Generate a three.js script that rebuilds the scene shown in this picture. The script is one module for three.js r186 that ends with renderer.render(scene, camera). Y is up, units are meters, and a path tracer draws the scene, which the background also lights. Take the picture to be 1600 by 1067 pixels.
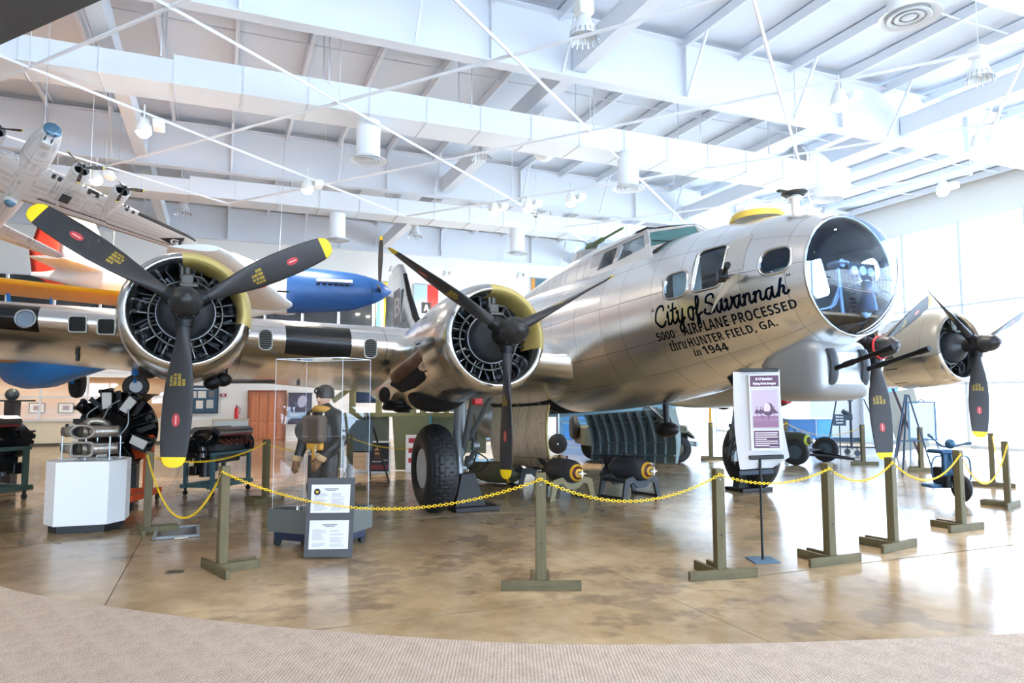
import * as THREE from 'three';
import { mergeGeometries } from 'three/addons/utils/BufferGeometryUtils.js';
import { RoundedBoxGeometry } from 'three/addons/geometries/RoundedBoxGeometry.js';
import { MarchingCubes } from 'three/addons/objects/MarchingCubes.js';
import { RectAreaLightUniformsLib } from 'three/addons/lights/RectAreaLightUniformsLib.js';
import { FontLoader } from 'three/addons/loaders/FontLoader.js';
import { TextGeometry } from 'three/addons/geometries/TextGeometry.js';

// ---------- camera, sky, sun, exposure ----------
const scene = new THREE.Scene();
const EYE = 1.764, FPX = 1100;
const camera = new THREE.PerspectiveCamera(2 * Math.atan(533.5 / FPX) * 180 / Math.PI, 1600 / 1067, 0.05, 300);
camera.position.set(0, EYE, 0);
camera.rotation.x = Math.atan(89 / FPX);
const renderer = new THREE.WebGLRenderer({ antialias: true });
renderer.toneMapping = THREE.LinearToneMapping;
renderer.toneMappingExposure = 1.36;
renderer.shadowMap.enabled = true;
RectAreaLightUniformsLib.init();
const SKY = 9.0, SUN = 16.0, HALL = 22.5 * Math.PI / 180;
{ // clear, slightly hazy daylight sky: brighter and whiter toward the horizon
  const w = 64, h = 32, d = new Float32Array(w * h * 4);
  for (let j = 0; j < h; j++) for (let i = 0; i < w; i++) {
    const el = ((j + .5) / h - .5) * Math.PI, t = Math.max(0, Math.sin(el)), k = Math.pow(1 - t, 2.2), o = (j * w + i) * 4;
    d[o] = .46 + .38 * k; d[o + 1] = .66 + .26 * k; d[o + 2] = 1.0 + .06 * k; d[o + 3] = 1;
  }
  const t = new THREE.DataTexture(d, w, h, THREE.RGBAFormat, THREE.FloatType);
  t.mapping = THREE.EquirectangularReflectionMapping; t.magFilter = t.minFilter = THREE.LinearFilter; t.needsUpdate = true;
  scene.background = t; scene.environment = t; scene.backgroundIntensity = SKY; scene.environmentIntensity = SKY;
}

// ---------- helpers ----------
let seed = 7; const rnd = () => { seed = (seed * 1664525 + 1013904223) >>> 0; return seed / 4294967296; };
const rr = (a, b) => a + (b - a) * rnd();
const PI = Math.PI, V3 = (x, y, z) => new THREE.Vector3(x, y, z);
const cH = Math.cos(HALL), sH = Math.sin(HALL);
const hp = (a, b, y = 0) => V3(a * cH - b * sH, y, -(a * sH + b * cH));   // hall axes (along frames, along purlins) to world
const wp = (X, Z, y = 0) => V3(X, y, -Z);
const used = {};
const numbered = n => { used[n] = (used[n] || 0) + 1; return used[n] === 1 ? n : n + '_' + String(used[n] - 1).padStart(3, '0'); };
function tag(o, label, category, group, kind) { o.userData.label = label; if (category) o.userData.category = category; if (group) o.userData.group = group; if (kind) o.userData.kind = kind; return o; }
function thing(name, label, category, pos, turn = 0, group) {
  const o = new THREE.Group(); o.name = numbered(name); scene.add(o); if (pos) o.position.copy(pos); o.rotation.y = turn;
  return tag(o, label, category, group);
}
function struct(name, pos, turn = 0) { const o = new THREE.Group(); o.name = numbered(name); o.userData.kind = 'structure'; scene.add(o); if (pos) o.position.copy(pos); o.rotation.y = turn; return o; }
function mrg(gs) {
  if (!Array.isArray(gs)) return gs; if (gs.length === 1) return gs[0];
  const anyNon = gs.some(g => !g.index);
  return mergeGeometries(gs.map(g => { g = anyNon && g.index ? g.toNonIndexed() : g; for (const k of Object.keys(g.attributes)) if (!['position', 'normal', 'uv'].includes(k)) g.deleteAttribute(k); if (!g.attributes.uv) g.setAttribute('uv', new THREE.BufferAttribute(new Float32Array(g.attributes.position.count * 2), 2)); return g; }), false);
}
function part(parent, name, gs, mat, label) {
  const m = new THREE.Mesh(mrg(gs), mat); m.name = parent === scene ? numbered(name) : name; m.castShadow = m.receiveShadow = true; parent.add(m);
  if (label) m.userData.label = label; return m;
}
function solo(name, gs, mat, label, category, pos, turn = 0, group) { const m = part(scene, name, gs, mat); if (pos) m.position.copy(pos); m.rotation.y = turn; return tag(m, label, category, group); }
function copyOf(o, pos, turn, label, group) { const c = o.clone(); c.name = numbered(o.name.replace(/_\d{3}$/, '')); scene.add(c); c.userData = { ...o.userData }; if (pos) c.position.copy(pos); if (turn !== undefined) c.rotation.y = turn; if (label) c.userData.label = label; if (group) c.userData.group = group; return c; }
const tr = (g, x = 0, y = 0, z = 0, rx = 0, ry = 0, rz = 0) => { g.applyMatrix4(new THREE.Matrix4().makeRotationFromEuler(new THREE.Euler(rx, ry, rz, 'YXZ'))); return g.translate(x, y, z); };
const box = (w, h, d, x = 0, y = 0, z = 0, rx = 0, ry = 0, rz = 0) => tr(new THREE.BoxGeometry(w, h, d), x, y, z, rx, ry, rz);
const rbox = (w, h, d, r, x = 0, y = 0, z = 0, rx = 0, ry = 0, rz = 0) => tr(new RoundedBoxGeometry(w, h, d, 2, Math.min(r, w / 2.01, h / 2.01, d / 2.01)), x, y, z, rx, ry, rz);
const cyl = (r1, r2, h, x = 0, y = 0, z = 0, rx = 0, ry = 0, rz = 0, n = 20, open = false) => tr(new THREE.CylinderGeometry(r1, r2, h, n, 1, open), x, y, z, rx, ry, rz);
const sph = (r, x = 0, y = 0, z = 0, sx = 1, sy = 1, sz = 1, n = 20) => { const g = new THREE.SphereGeometry(r, n, Math.round(n * .7)); g.scale(sx, sy, sz); return g.translate(x, y, z); };
const tor = (R, r, x = 0, y = 0, z = 0, rx = 0, ry = 0, rz = 0, m = 8, n = 32) => tr(new THREE.TorusGeometry(R, r, m, n), x, y, z, rx, ry, rz);
const lat = (pts, n = 32, p0 = 0, pl = PI * 2) => new THREE.LatheGeometry(pts.map(p => new THREE.Vector2(Math.max(p[0], 1e-4), p[1])), n, p0, pl);
const latZ = (pts, n = 32, p0, pl) => lat(pts, n, p0, pl).rotateX(PI / 2);   // axis +z, phi 0 at -y... swept about z
const rod = (a, b, r, n = 8, r2 = r) => { const d = b.clone().sub(a), L = d.length(), g = new THREE.CylinderGeometry(r2, r, L, n); g.translate(0, L / 2, 0); g.applyQuaternion(new THREE.Quaternion().setFromUnitVectors(V3(0, 1, 0), d.normalize())); return g.translate(a.x, a.y, a.z); };
const bar = (a, b, w, h) => { const d = b.clone().sub(a), L = d.length(), g = new THREE.BoxGeometry(w, h, L), o = new THREE.Object3D(); o.position.copy(a).add(b).multiplyScalar(.5); o.up.set(0, 1, 0); o.lookAt(b); o.updateMatrix(); return g.applyMatrix4(o.matrix); };
const tube = (pts, r, seg = 24, n = 6, closed = false) => new THREE.TubeGeometry(new THREE.CatmullRomCurve3(pts, closed), seg, r, n, closed);
function ext(pts, depth, bevel = 0, holes = []) {
  const s = new THREE.Shape(pts.map(p => new THREE.Vector2(p[0], p[1]))); for (const h of holes) s.holes.push(new THREE.Path(h.map(p => new THREE.Vector2(p[0], p[1]))));
  return new THREE.ExtrudeGeometry(s, { depth, bevelEnabled: bevel > 0, bevelSize: bevel, bevelThickness: bevel, bevelSegments: 1, curveSegments: 8 });
}
const rrect = (w, h, r, n = 4, cx = 0, cy = 0) => { const o = []; for (const [sx, sy, a0] of [[1, 1, 0], [-1, 1, PI / 2], [-1, -1, PI], [1, -1, 1.5 * PI]]) for (let i = 0; i <= n; i++) { const a = a0 + i / n * PI / 2; o.push([cx + sx * (w / 2 - r) + r * Math.cos(a), cy + sy * (h / 2 - r) + r * Math.sin(a)]); } return o; };
// skin over rings of points; rings run the same way round. caps close the ends.
function loft(rings, { closed = true, caps = true, flip = false, uv = null } = {}) {
  const m = rings.length, n = rings[0].length, N = closed ? n + 1 : n, pos = [], uvs = [], idx = [];
  for (let i = 0; i < m; i++) for (let j = 0; j < N; j++) { const p = rings[i][j % n]; pos.push(p.x, p.y, p.z); const t = uv ? uv(i, j, N) : [i / (m - 1), j / (N - 1)]; uvs.push(t[0], t[1]); }
  for (let i = 0; i < m - 1; i++) for (let j = 0; j < N - 1; j++) { const a = i * N + j, b = a + 1, c = a + N, d = c + 1; flip ? idx.push(a, b, c, b, d, c) : idx.push(a, c, b, b, c, d); }
  const g = new THREE.BufferGeometry(); g.setAttribute('position', new THREE.Float32BufferAttribute(pos, 3)); g.setAttribute('uv', new THREE.Float32BufferAttribute(uvs, 2)); g.setIndex(idx); g.computeVertexNormals();
  if (closed) { const nn = g.attributes.normal; for (let i = 0; i < m; i++) { const a = i * N, b = a + N - 1, v = V3(nn.getX(a) + nn.getX(b), nn.getY(a) + nn.getY(b), nn.getZ(a) + nn.getZ(b)).normalize(); nn.setXYZ(a, v.x, v.y, v.z); nn.setXYZ(b, v.x, v.y, v.z); } }
  if (!caps) return g;
  const cap = (r, fl) => { const c = r.reduce((s, p) => s.add(p), V3(0, 0, 0)).multiplyScalar(1 / n), q = []; for (let j = 0; j < n; j++) { const p = r[j], s = r[(j + 1) % n]; fl ? q.push(c, s, p) : q.push(c, p, s); } const k = new THREE.BufferGeometry().setFromPoints(q); k.computeVertexNormals(); return k; };
  return mrg([g, cap(rings[0], flip), cap(rings[m - 1], !flip)]);
}
function interp(xs, ys, x) { let i = 0; while (i < xs.length - 2 && x > xs[i + 1]) i++; const n = xs.length, t = Math.min(1, Math.max(0, (x - xs[i]) / (xs[i + 1] - xs[i]))), h = xs[i + 1] - xs[i];
  const sl = k => (ys[k + 1] - ys[k]) / (xs[k + 1] - xs[k]), d = k => k <= 0 ? sl(0) : k >= n - 1 ? sl(n - 2) : (sl(k - 1) * sl(k) <= 0 ? 0 : 2 * sl(k - 1) * sl(k) / (sl(k - 1) + sl(k)));
  const m0 = d(i) * h, m1 = d(i + 1) * h, t2 = t * t, t3 = t2 * t; return (2 * t3 - 3 * t2 + 1) * ys[i] + (t3 - 2 * t2 + t) * m0 + (-2 * t3 + 3 * t2) * ys[i + 1] + (t3 - t2) * m1; }

// ---------- materials ----------
const M = (color, rough = .6, metal = 0, o = {}) => new THREE.MeshStandardMaterial({ color, roughness: rough, metalness: metal, ...o });
function canv(w, h, draw, o = {}) { const c = document.createElement('canvas'); c.width = w; c.height = h; draw(c.getContext('2d'), w, h); const t = new THREE.CanvasTexture(c); if (o.data !== true) t.colorSpace = THREE.SRGBColorSpace; if (o.rep) { t.wrapS = t.wrapT = THREE.RepeatWrapping; t.repeat.set(o.rep[0], o.rep[1]); } return t; }
function noiseField(n, oct, s) { // tileable value noise 0..1
  const sv = seed; seed = s; const f = new Float32Array(n * n); let amp = 1, tot = 0;
  for (const p of oct) { const g = new Float32Array(p * p).map(() => rnd()); for (let j = 0; j < n; j++) for (let i = 0; i < n; i++) { const x = i / n * p, y = j / n * p, x0 = x | 0, y0 = y | 0, u = x - x0, v = y - y0, a = u * u * (3 - 2 * u), b = v * v * (3 - 2 * v), q = (X, Y) => g[(Y % p) * p + X % p]; f[j * n + i] += amp * ((q(x0, y0) * (1 - a) + q(x0 + 1, y0) * a) * (1 - b) + (q(x0, y0 + 1) * (1 - a) + q(x0 + 1, y0 + 1) * a) * b); } tot += amp; amp *= .62; }
  seed = sv; return f.map(v => v / tot);
}
function dataTex(n, fn, srgb, rep = [1, 1]) { const d = new Uint8Array(n * n * 4); for (let k = 0; k < n * n; k++) { const c = fn(k, k % n, k / n | 0); d[k * 4] = c[0]; d[k * 4 + 1] = c[1]; d[k * 4 + 2] = c[2]; d[k * 4 + 3] = 255; } const t = new THREE.DataTexture(d, n, n); if (srgb) t.colorSpace = THREE.SRGBColorSpace; t.wrapS = t.wrapT = THREE.RepeatWrapping; t.repeat.set(...rep); t.magFilter = THREE.LinearFilter; t.minFilter = THREE.LinearMipmapLinearFilter; t.generateMipmaps = true; t.needsUpdate = true; return t; }
const cl = v => Math.max(0, Math.min(255, v)), sst = (a, b, x) => { x = Math.max(0, Math.min(1, (x - a) / (b - a))); return x * x * (3 - 2 * x); };
const white = M(0xe9ebee, .55), whiteD = M(0xdfe3e8, .6), chrome = M(0xdadada, .12, 1), steel = M(0x9a9c9e, .35, 1), black = M(0x111214, .5), rubber = M(0x17181a, .62), dark = M(0x0b0c0d, .8), darkMetal = M(0x1c1e21, .42, .6), engineBlack = M(0x0d0f12, .32, .3);
const olive = M(0x6d6a46, .65), oliveDk = M(0x3f4231, .6), teal = M(0x3f5f62, .5), yellow = M(0xf2cb12, .45), orange = M(0xd24a12, .5), red = M(0xc8242c, .5), khaki = M(0xb9a662, .42), navy = M(0x16233f, .5), aluF = null;
const glass = new THREE.MeshPhysicalMaterial({ color: 0xf4fbff, roughness: .02, transmission: 1, thickness: 0, ior: 1.5 });
const acrylic = new THREE.MeshPhysicalMaterial({ color: 0xffffff, roughness: .01, transmission: 1, thickness: 0, ior: 1.5 });
// ---------- floor: polished concrete slabs with saw-cut joints ----------
const HR = [0, HALL];
const concrete = (() => {
  const n = 1024, A = noiseField(n, [5, 11, 23, 47, 96, 200], 11), B = noiseField(n, [3, 7, 17, 40, 90, 256], 23), C = noiseField(n, [64, 128, 256, 500], 5), D = noiseField(n, [9, 30, 80, 170], 77);
  const map = dataTex(n, k => { const t = sst(.3, .7, A[k]), w = sst(.42, .66, B[k]), s = sst(.60, .72, D[k]), c = (C[k] - .5) * 26; let r = 166 + 24 * t, g = 142 + 24 * t, b = 103 + 24 * t; r += (-20 + 32 * w); g += (-19 + 31 * w); b += (-12 + 28 * w); r -= 26 * s; g -= 23 * s; b -= 15 * s; return [cl(r + c), cl(g + c), cl(b + c)]; }, true, [1 / 9.3, 1 / 9.3]);
  const rough = dataTex(512, k => { const v = 34 + 46 * A[k * 4 % (n * n)] + 22 * (C[k] - .5); return [v, v, v]; }, false, [1 / 5.1, 1 / 5.1]);
  return new THREE.MeshStandardMaterial({ map, roughnessMap: rough, roughness: .85, metalness: 0 });
})();
const floor = struct('floor', null, HALL);
{
  const GA = .004, GB = .015, as = [], bs = []; for (let k = -6; k <= 5; k++) as.push(3.75 + 4.6 * k); for (let k = -4; k <= 6; k++) bs.push(5.7 + 4.6 * k);
  as[as.length - 1] = 24.7; bs[bs.length - 1] = 31.0;
  part(floor, 'floor_base', box(as[as.length - 1] - as[0] + .6, .2, bs[bs.length - 1] - bs[0] + .6, (as[0] + 24.7) / 2, -.125, -(bs[0] + 31) / 2), M(0x2b2620, .9));
  for (let i = 0; i < as.length - 1; i++) for (let j = 0; j < bs.length - 1; j++) {
    const w = as[i + 1] - as[i] - 2 * GA, d = bs[j + 1] - bs[j] - 2 * GB, x = (as[i] + as[i + 1]) / 2, z = -(bs[j] + bs[j + 1]) / 2;
    const g = box(w, .024, d, x, -.012, z), p = g.attributes.position, u = g.attributes.uv; for (let k = 0; k < p.count; k++) u.setXY(k, p.getX(k), p.getZ(k));
    part(floor, 'slab', g, concrete);
  }
}
// carpet of the lobby: curved edge
{
  const n = 512, A = noiseField(n, [128, 256], 3), B = noiseField(n, [6, 20, 60], 31);
  const map = dataTex(n, (k, i, j) => { const s = Math.sin(i * PI * 2 * 16 / n + Math.sin(j * PI * 2 * 32 / n) * 1.1) * 16, v = (A[k] - .5) * 120 + s + (B[k] - .5) * 24; return [cl(184 + v), cl(167 + v), cl(150 + v)]; }, true, [2.6, 2.6]);
  const bump = dataTex(n, (k, i, j) => { const v = cl(128 + 80 * Math.sin(i * PI * 2 * 16 / n + Math.sin(j * PI * 2 * 32 / n) * 1.1) + (A[k] - .5) * 160); return [v, v, v]; }, false, [2.6, 2.6]);
  const edge = [[-7.6, 9.2], [-6.2, 7.9], [-4.79, 6.75], [-3.56, 6.18], [-2.56, 5.8], [-1.72, 5.56], [-.95, 5.39], [0, 5.22], [.92, 5.19], [1.84, 5.22], [2.81, 5.31], [3.84, 5.44], [5.4, 5.85], [7.4, 6.7], [9, 7.6]];
  const cv = new THREE.SplineCurve(edge.map(p => new THREE.Vector2(p[0], p[1]))).getPoints(70).map(p => [p.x, p.y]);
  const g = ext([...cv, [9, -6], [-7.6, -6]], .012).rotateX(-PI / 2);
  const c = part(scene, 'carpet', g, new THREE.MeshStandardMaterial({ map, bumpMap: bump, bumpScale: .004, roughness: .97 })); c.position.y = .001;
  tag(c, 'beige ribbed carpet with a curved edge in front of the concrete floor', 'carpet');
}
{ // small floor outlet plate
  solo('floor_outlet', [rbox(.17, .006, .12, .003, 0, .004, 0), box(.06, .008, .03, -.03, .005, 0), box(.06, .008, .03, .045, .005, 0)], M(0x5d5343, .5, .4), 'small brown outlet plate set in the concrete near the olive post', 'outlet', wp(-3.44, 7.35), .3);
}
// ---------- ceiling: frames, purlins, braces ----------
const ceiling = struct('ceiling', null, HALL), wroof = M(0xe6ebf2, .6), wsteel = M(0xe4e8ee, .5), panelM = M(0xdfe6f0, .62);
const L = (a, y, b) => V3(a, y, -b);
const A0 = -24, A1 = 24.9, frames = [-15.2, -6, 3.2, 12.4, 21.6, 30.9];
{
  for (let f = 0; f < frames.length - 1; f++) {
    const b0 = frames[f], b1 = frames[f + 1];
    // sagging insulation blanket panels between purlins: one strip per purlin bay
    for (let a = -24.2; a < 24.6; a += 1.52) { if (b0 < 0 && f < 1) continue;
      const g = new THREE.PlaneGeometry(1.50, b1 - b0, 4, 10); g.rotateX(PI / 2); const p = g.attributes.position; for (let k = 0; k < p.count; k++) { const t = p.getX(k) / .75, s = p.getZ(k) / (b1 - b0) * 2; p.setY(k, -.05 * (1 - t * t) * (1 - Math.pow(s, 6)) + .05 * Math.pow(Math.abs(s), 12)); } g.computeVertexNormals();
      g.translate(a + .76, 9.72, -(b0 + b1) / 2); if (b0 >= 3) part(ceiling, 'insulation_panel', g, panelM); }
    const pur = ext([[-.04, 0], [.04, 0], [.04, .02], [-.02, .02], [-.02, .2], [.07, .2], [.07, .17], [.085, .17], [.085, .22], [-.04, .22]], b1 - b0); pur.translate(0, 9.46, -b1);
    for (let a = -24.2; a <= 24.6; a += 1.52) { if (b0 < 0) continue; const m = part(ceiling, 'purlin', pur, wsteel); m.position.x = a; }
    if (b0 > 0) for (const q of [.33, .66]) part(ceiling, 'sag_rod', rod(L(-24, 9.5, b0 + (b1 - b0) * q), L(24.6, 9.5, b0 + (b1 - b0) * q), .02, 6), wsteel);
  }
  part(ceiling, 'roof_deck', box(A1 - A0 + 1.2, .15, 48, (A0 + A1) / 2, 9.87, -8.6), wroof);
  for (const b of frames) {
    const g = part(ceiling, 'girder', [box(A1 - A0, 1.3, .02, (A0 + A1) / 2, 8.93, -b), box(A1 - A0, .03, .3, (A0 + A1) / 2, 8.28, -b), box(A1 - A0, .03, .3, (A0 + A1) / 2, 9.57, -b)], wsteel);
    if (b > 0) for (let a = -22.7; a < 24; a += 4.56) part(g, 'stiffener', box(.02, 1.26, .13, a, 8.92, -b + .07), wsteel);
    if (b > 0) for (let a = -21.16; a < 24; a += 3.04) part(g, 'flange_brace', bar(L(a, 9.5, b - .85), L(a, 8.32, b - .1), .05, .05), wsteel);
  }
  for (const a of [-20, -11.2, -2.2, 6.6, 16]) for (let f = 2; f < frames.length - 1; f++) part(ceiling, 'strut_beam', [box(.3, .025, 9.1, a, 8.9, -(frames[f] + frames[f + 1]) / 2), box(.3, .025, 9.1, a, 8.45, -(frames[f] + frames[f + 1]) / 2), box(.3, .44, 9.1, a, 8.68, -(frames[f] + frames[f + 1]) / 2)], wsteel);
}
// ---------- walls ----------
const wallP = M(0xe8e6e0, .7), wallT = .25;
const wb = struct('wall_back', null, HALL), frameW = M(0xdfe2e4, .45);
{
  const b = 31, W = (a0, a1, y0, y1, m = wallP) => part(wb, 'wall_panel', box(a1 - a0, y1 - y0, wallT, (a0 + a1) / 2, (y0 + y1) / 2, -b - wallT / 2), m);
  W(-24, 24.9, 6.4, 9.8); W(-24, -.6, 2.62, 3.1); W(-.6, 1.13, 0, 3.1); W(2.55, 24.9, 0, 3.1); W(1.13, 2.55, 2.06, 3.1); W(6.2, 24.9, 3.1, 6.4); W(-24, -1.6, 0, .95, M(0xe4d8bc, .65));
  const gl = M(0x2c3338, .08), darkGlass = new THREE.MeshPhysicalMaterial({ color: 0x2a3034, roughness: .06, clearcoat: 1 });
  for (let a = -24; a < 6; a += 1.51) { part(wb, 'window_pane', box(1.42, 1.56, .02, a + .75, 3.9, -b - .05), darkGlass); part(wb, 'window_pane', box(1.42, 1.56, .02, a + .75, 5.6, -b - .05), darkGlass); part(wb, 'mullion', box(.07, 3.3, .12, a, 4.75, -b + .02), frameW); }
  for (const y of [3.1, 4.74, 6.4]) part(wb, 'transom', box(30.2, .07, .14, -8.9, y, -b + .02), frameW);
  // gallery behind clear panes at the lower left
  for (let a = -12.2; a < -1.7; a += 1.51) { for (const [y0, y1] of [[.95, 1.82], [1.82, 2.62]]) part(wb, 'window_pane', box(1.45, y1 - y0 - .06, .012, a + .755, (y0 + y1) / 2, -b - .05), glass); part(wb, 'mullion', box(.06, 1.7, .1, a, 1.78, -b), frameW); }
  for (const y of [.95, 1.82, 2.62]) part(wb, 'transom', box(10.6, .06, .12, -6.9, y, -b), frameW);
  W(-24, -12.2, .95, 2.62); W(-1.64, -.6, 0, 2.62);
  const peach = new THREE.MeshStandardMaterial({ map: (() => { const A = noiseField(256, [3, 7, 18, 60], 91); return dataTex(256, k => { const t = sst(.35, .65, A[k]); return [232 + 8 * t, 188 + 26 * t, 150 + 34 * t]; }, true); })(), roughness: .7 });
  part(wb, 'gallery_wall', box(12, 2.8, .1, -6.9, 1.4, -b - 2.6), peach); part(wb, 'gallery_floor', box(12, .1, 2.6, -6.9, -.05, -b - 1.3), M(0xa89070, .5));
  part(wb, 'gallery_ceiling', box(12, .1, 2.6, -6.9, 2.75, -b - 1.3), white); part(wb, 'gallery_end_wall', box(.1, 2.8, 2.6, -12.7, 1.4, -b - 1.3), peach); part(wb, 'gallery_end_wall', box(.1, 2.8, 2.6, -1.5, 1.4, -b - 1.3), peach);
  part(wb, 'baseboard', box(23, .1, .03, -12.6, .05, -b + .02), M(0x4a4238, .5));
  const dr = struct('door_1', hp(1.84, 31, 0), HALL), wood = new THREE.MeshStandardMaterial({ map: (() => { const A = noiseField(256, [4, 9, 40], 17); return dataTex(256, (k, i, j) => { const v = A[(j >> 3) * 256 + i] * 40 + A[k] * 14 - 26; return [cl(196 + v), cl(118 + v * .8), cl(72 + v * .6)]; }, true); })(), roughness: .4 });
  part(dr, 'door_frame', [box(.06, 2.08, .3, -.73, 1.04, -.05), box(.06, 2.08, .3, .73, 1.04, -.05), box(1.52, .07, .3, 0, 2.07, -.05)], M(0x8f4d2a, .45));
  for (const s of [-1, 1]) { const lf = part(dr, 'door_leaf', box(.69, 2.03, .05, s * .35, 1.02, 0), wood);
    for (const dx of [-.16, .16]) { part(lf, 'door_panel', rbox(.24, 1.05, .03, .012, s * .35 + dx, 1.38, .028), wood); part(lf, 'door_panel', rbox(.24, .6, .03, .012, s * .35 + dx, .43, .028), wood); } }
  part(dr, 'door_stop', box(1.5, 2.12, .04, 0, 1.04, -.16), M(0x5a3420, .6)); part(dr, 'door_handle', [sph(.035, .06, .98, .07), cyl(.015, .015, .06, .06, .98, .05, PI / 2)], M(0xb08a3a, .3, 1));
}
const wr = struct('wall_right', null, HALL);
{
  const a = 24.75, fr = M(0xd5dde4, .4, .2);
  part(wr, 'wall_header', box(.25, 1.7, 48, a + .12, 9.0, -8.6), wallP);
  part(wr, 'sill', box(.25, .12, 48, a + .12, .06, -8.6), fr);
  for (let k = 0; k <= 20; k++) { const b = -15.2 + k * 2.31; part(wr, 'mullion', box(.14, 8.2, .12, a + .05, 4.1, -b), fr); if (k < 20) for (const [y0, y1] of [[.12, 2.27], [2.35, 5.1], [5.18, 8.15]]) part(wr, 'window_pane', box(.012, y1 - y0, 2.19, a + .05, (y0 + y1) / 2, -b - 1.155), glass); }
  for (const y of [2.31, 5.14]) part(wr, 'transom', box(.14, .08, 46.2, a + .05, y, -7.9), fr);
}
const wl = struct('wall_left', null, HALL), wf = struct('wall_front', null, HALL);
part(wl, 'wall_panel', box(.25, 9.9, 48, -24.2, 4.95, -8.6), wallP);
{ // entrance side behind the camera: glazed upper and lower bays between piers
  const b = -15.3, fr = M(0xd5dde4, .4, .2); part(wf, 'wall_panel', box(49.2, 2.2, .25, .35, 8.8, -b), wallP); part(wf, 'wall_panel', box(12, 7.8, .25, -18.2, 3.9, -b), wallP);
  part(wf, 'wall_panel', box(8, 7.8, .25, 20.8, 3.9, -b), wallP);
  for (let k = 0; k <= 12; k++) { const x = -12.2 + k * 2.42; part(wf, 'mullion', box(.14, 7.7, .14, x, 3.85, -b), fr); if (k < 12) part(wf, 'window_pane', box(2.3, 7.6, .012, x + 1.21, 3.85, -b), glass); }
}
{ // lobby soffit: dark lowered slab at upper left
  const s = struct('trim_1'); const e = (t) => [-1.28 - .52 * t, 2.1 + .28 * t];
  const g = ext([e(-5), e(9), [-6.5, -4], [3, -4]].map(p => [p[0], p[1]]), .35).rotateX(-PI / 2).translate(0, 3.0, 0);
  part(s, 'soffit', g, M(0x5a5a5c, .8));
}
// outside: bright paved apron, a hedge and trees beyond
{
  const ap = struct('ground'); ap.rotation.y = HALL; part(ap, 'apron', box(90, .2, 120, 25.1 + 45, -.12, -8), M(0xcfd2d2, .8)); part(ap, 'entrance_paving', box(60, .2, 40, 0, -.12, 35.5), M(0xcfd2d2, .8));
  const sun = new THREE.DirectionalLight(0xfff4e4, SUN); const t = hp(50, 5, 0); sun.target.position.copy(t); sun.position.copy(t).add(hp(26, 30, 62)); sun.shadow.radius = 1; sun.castShadow = true; Object.assign(sun.shadow.camera, { left: -80, right: 80, top: 80, bottom: -80, far: 200 }); sun.shadow.mapSize.set(2048, 2048); scene.add(sun, sun.target);
}
// ---------- the bomber ----------
// local axes: +x port, +y up, +z forward; u = metres aft of the nose datum, v = metres to starboard, w = metres up
const bp = (u, v, w) => V3(-v, w, -u);
const FU = [.76, 1.2, 1.8, 2.6, 3.4, 4.5, 6, 8, 10, 12, 14, 16, 18, 20, 21.5, 22.4],
  FT = [.69, .84, .97, 1.08, 1.14, 1.17, 1.2, 1.2, 1.2, 1.18, 1.1, .98, .85, .72, .62, .55],
  FB = [.71, .86, .98, 1.10, 1.2, 1.28, 1.31, 1.28, 1.2, 1.08, .88, .66, .42, .16, -.02, -.15],
  FH = [.69, .82, .93, 1.04, 1.11, 1.16, 1.17, 1.16, 1.12, 1.05, .93, .78, .6, .42, .3, .2];
function fusRing(u, n = 64, off = 0) { const t = interp(FU, FT, u) - off, b = interp(FU, FB, u) - off, h = interp(FU, FH, u) - off, o = []; for (let j = 0; j < n; j++) { const a = j / n * PI * 2; o.push(bp(u, h * Math.sin(a), Math.cos(a) >= 0 ? t * Math.cos(a) : b * Math.cos(a))); } return o; }
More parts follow.
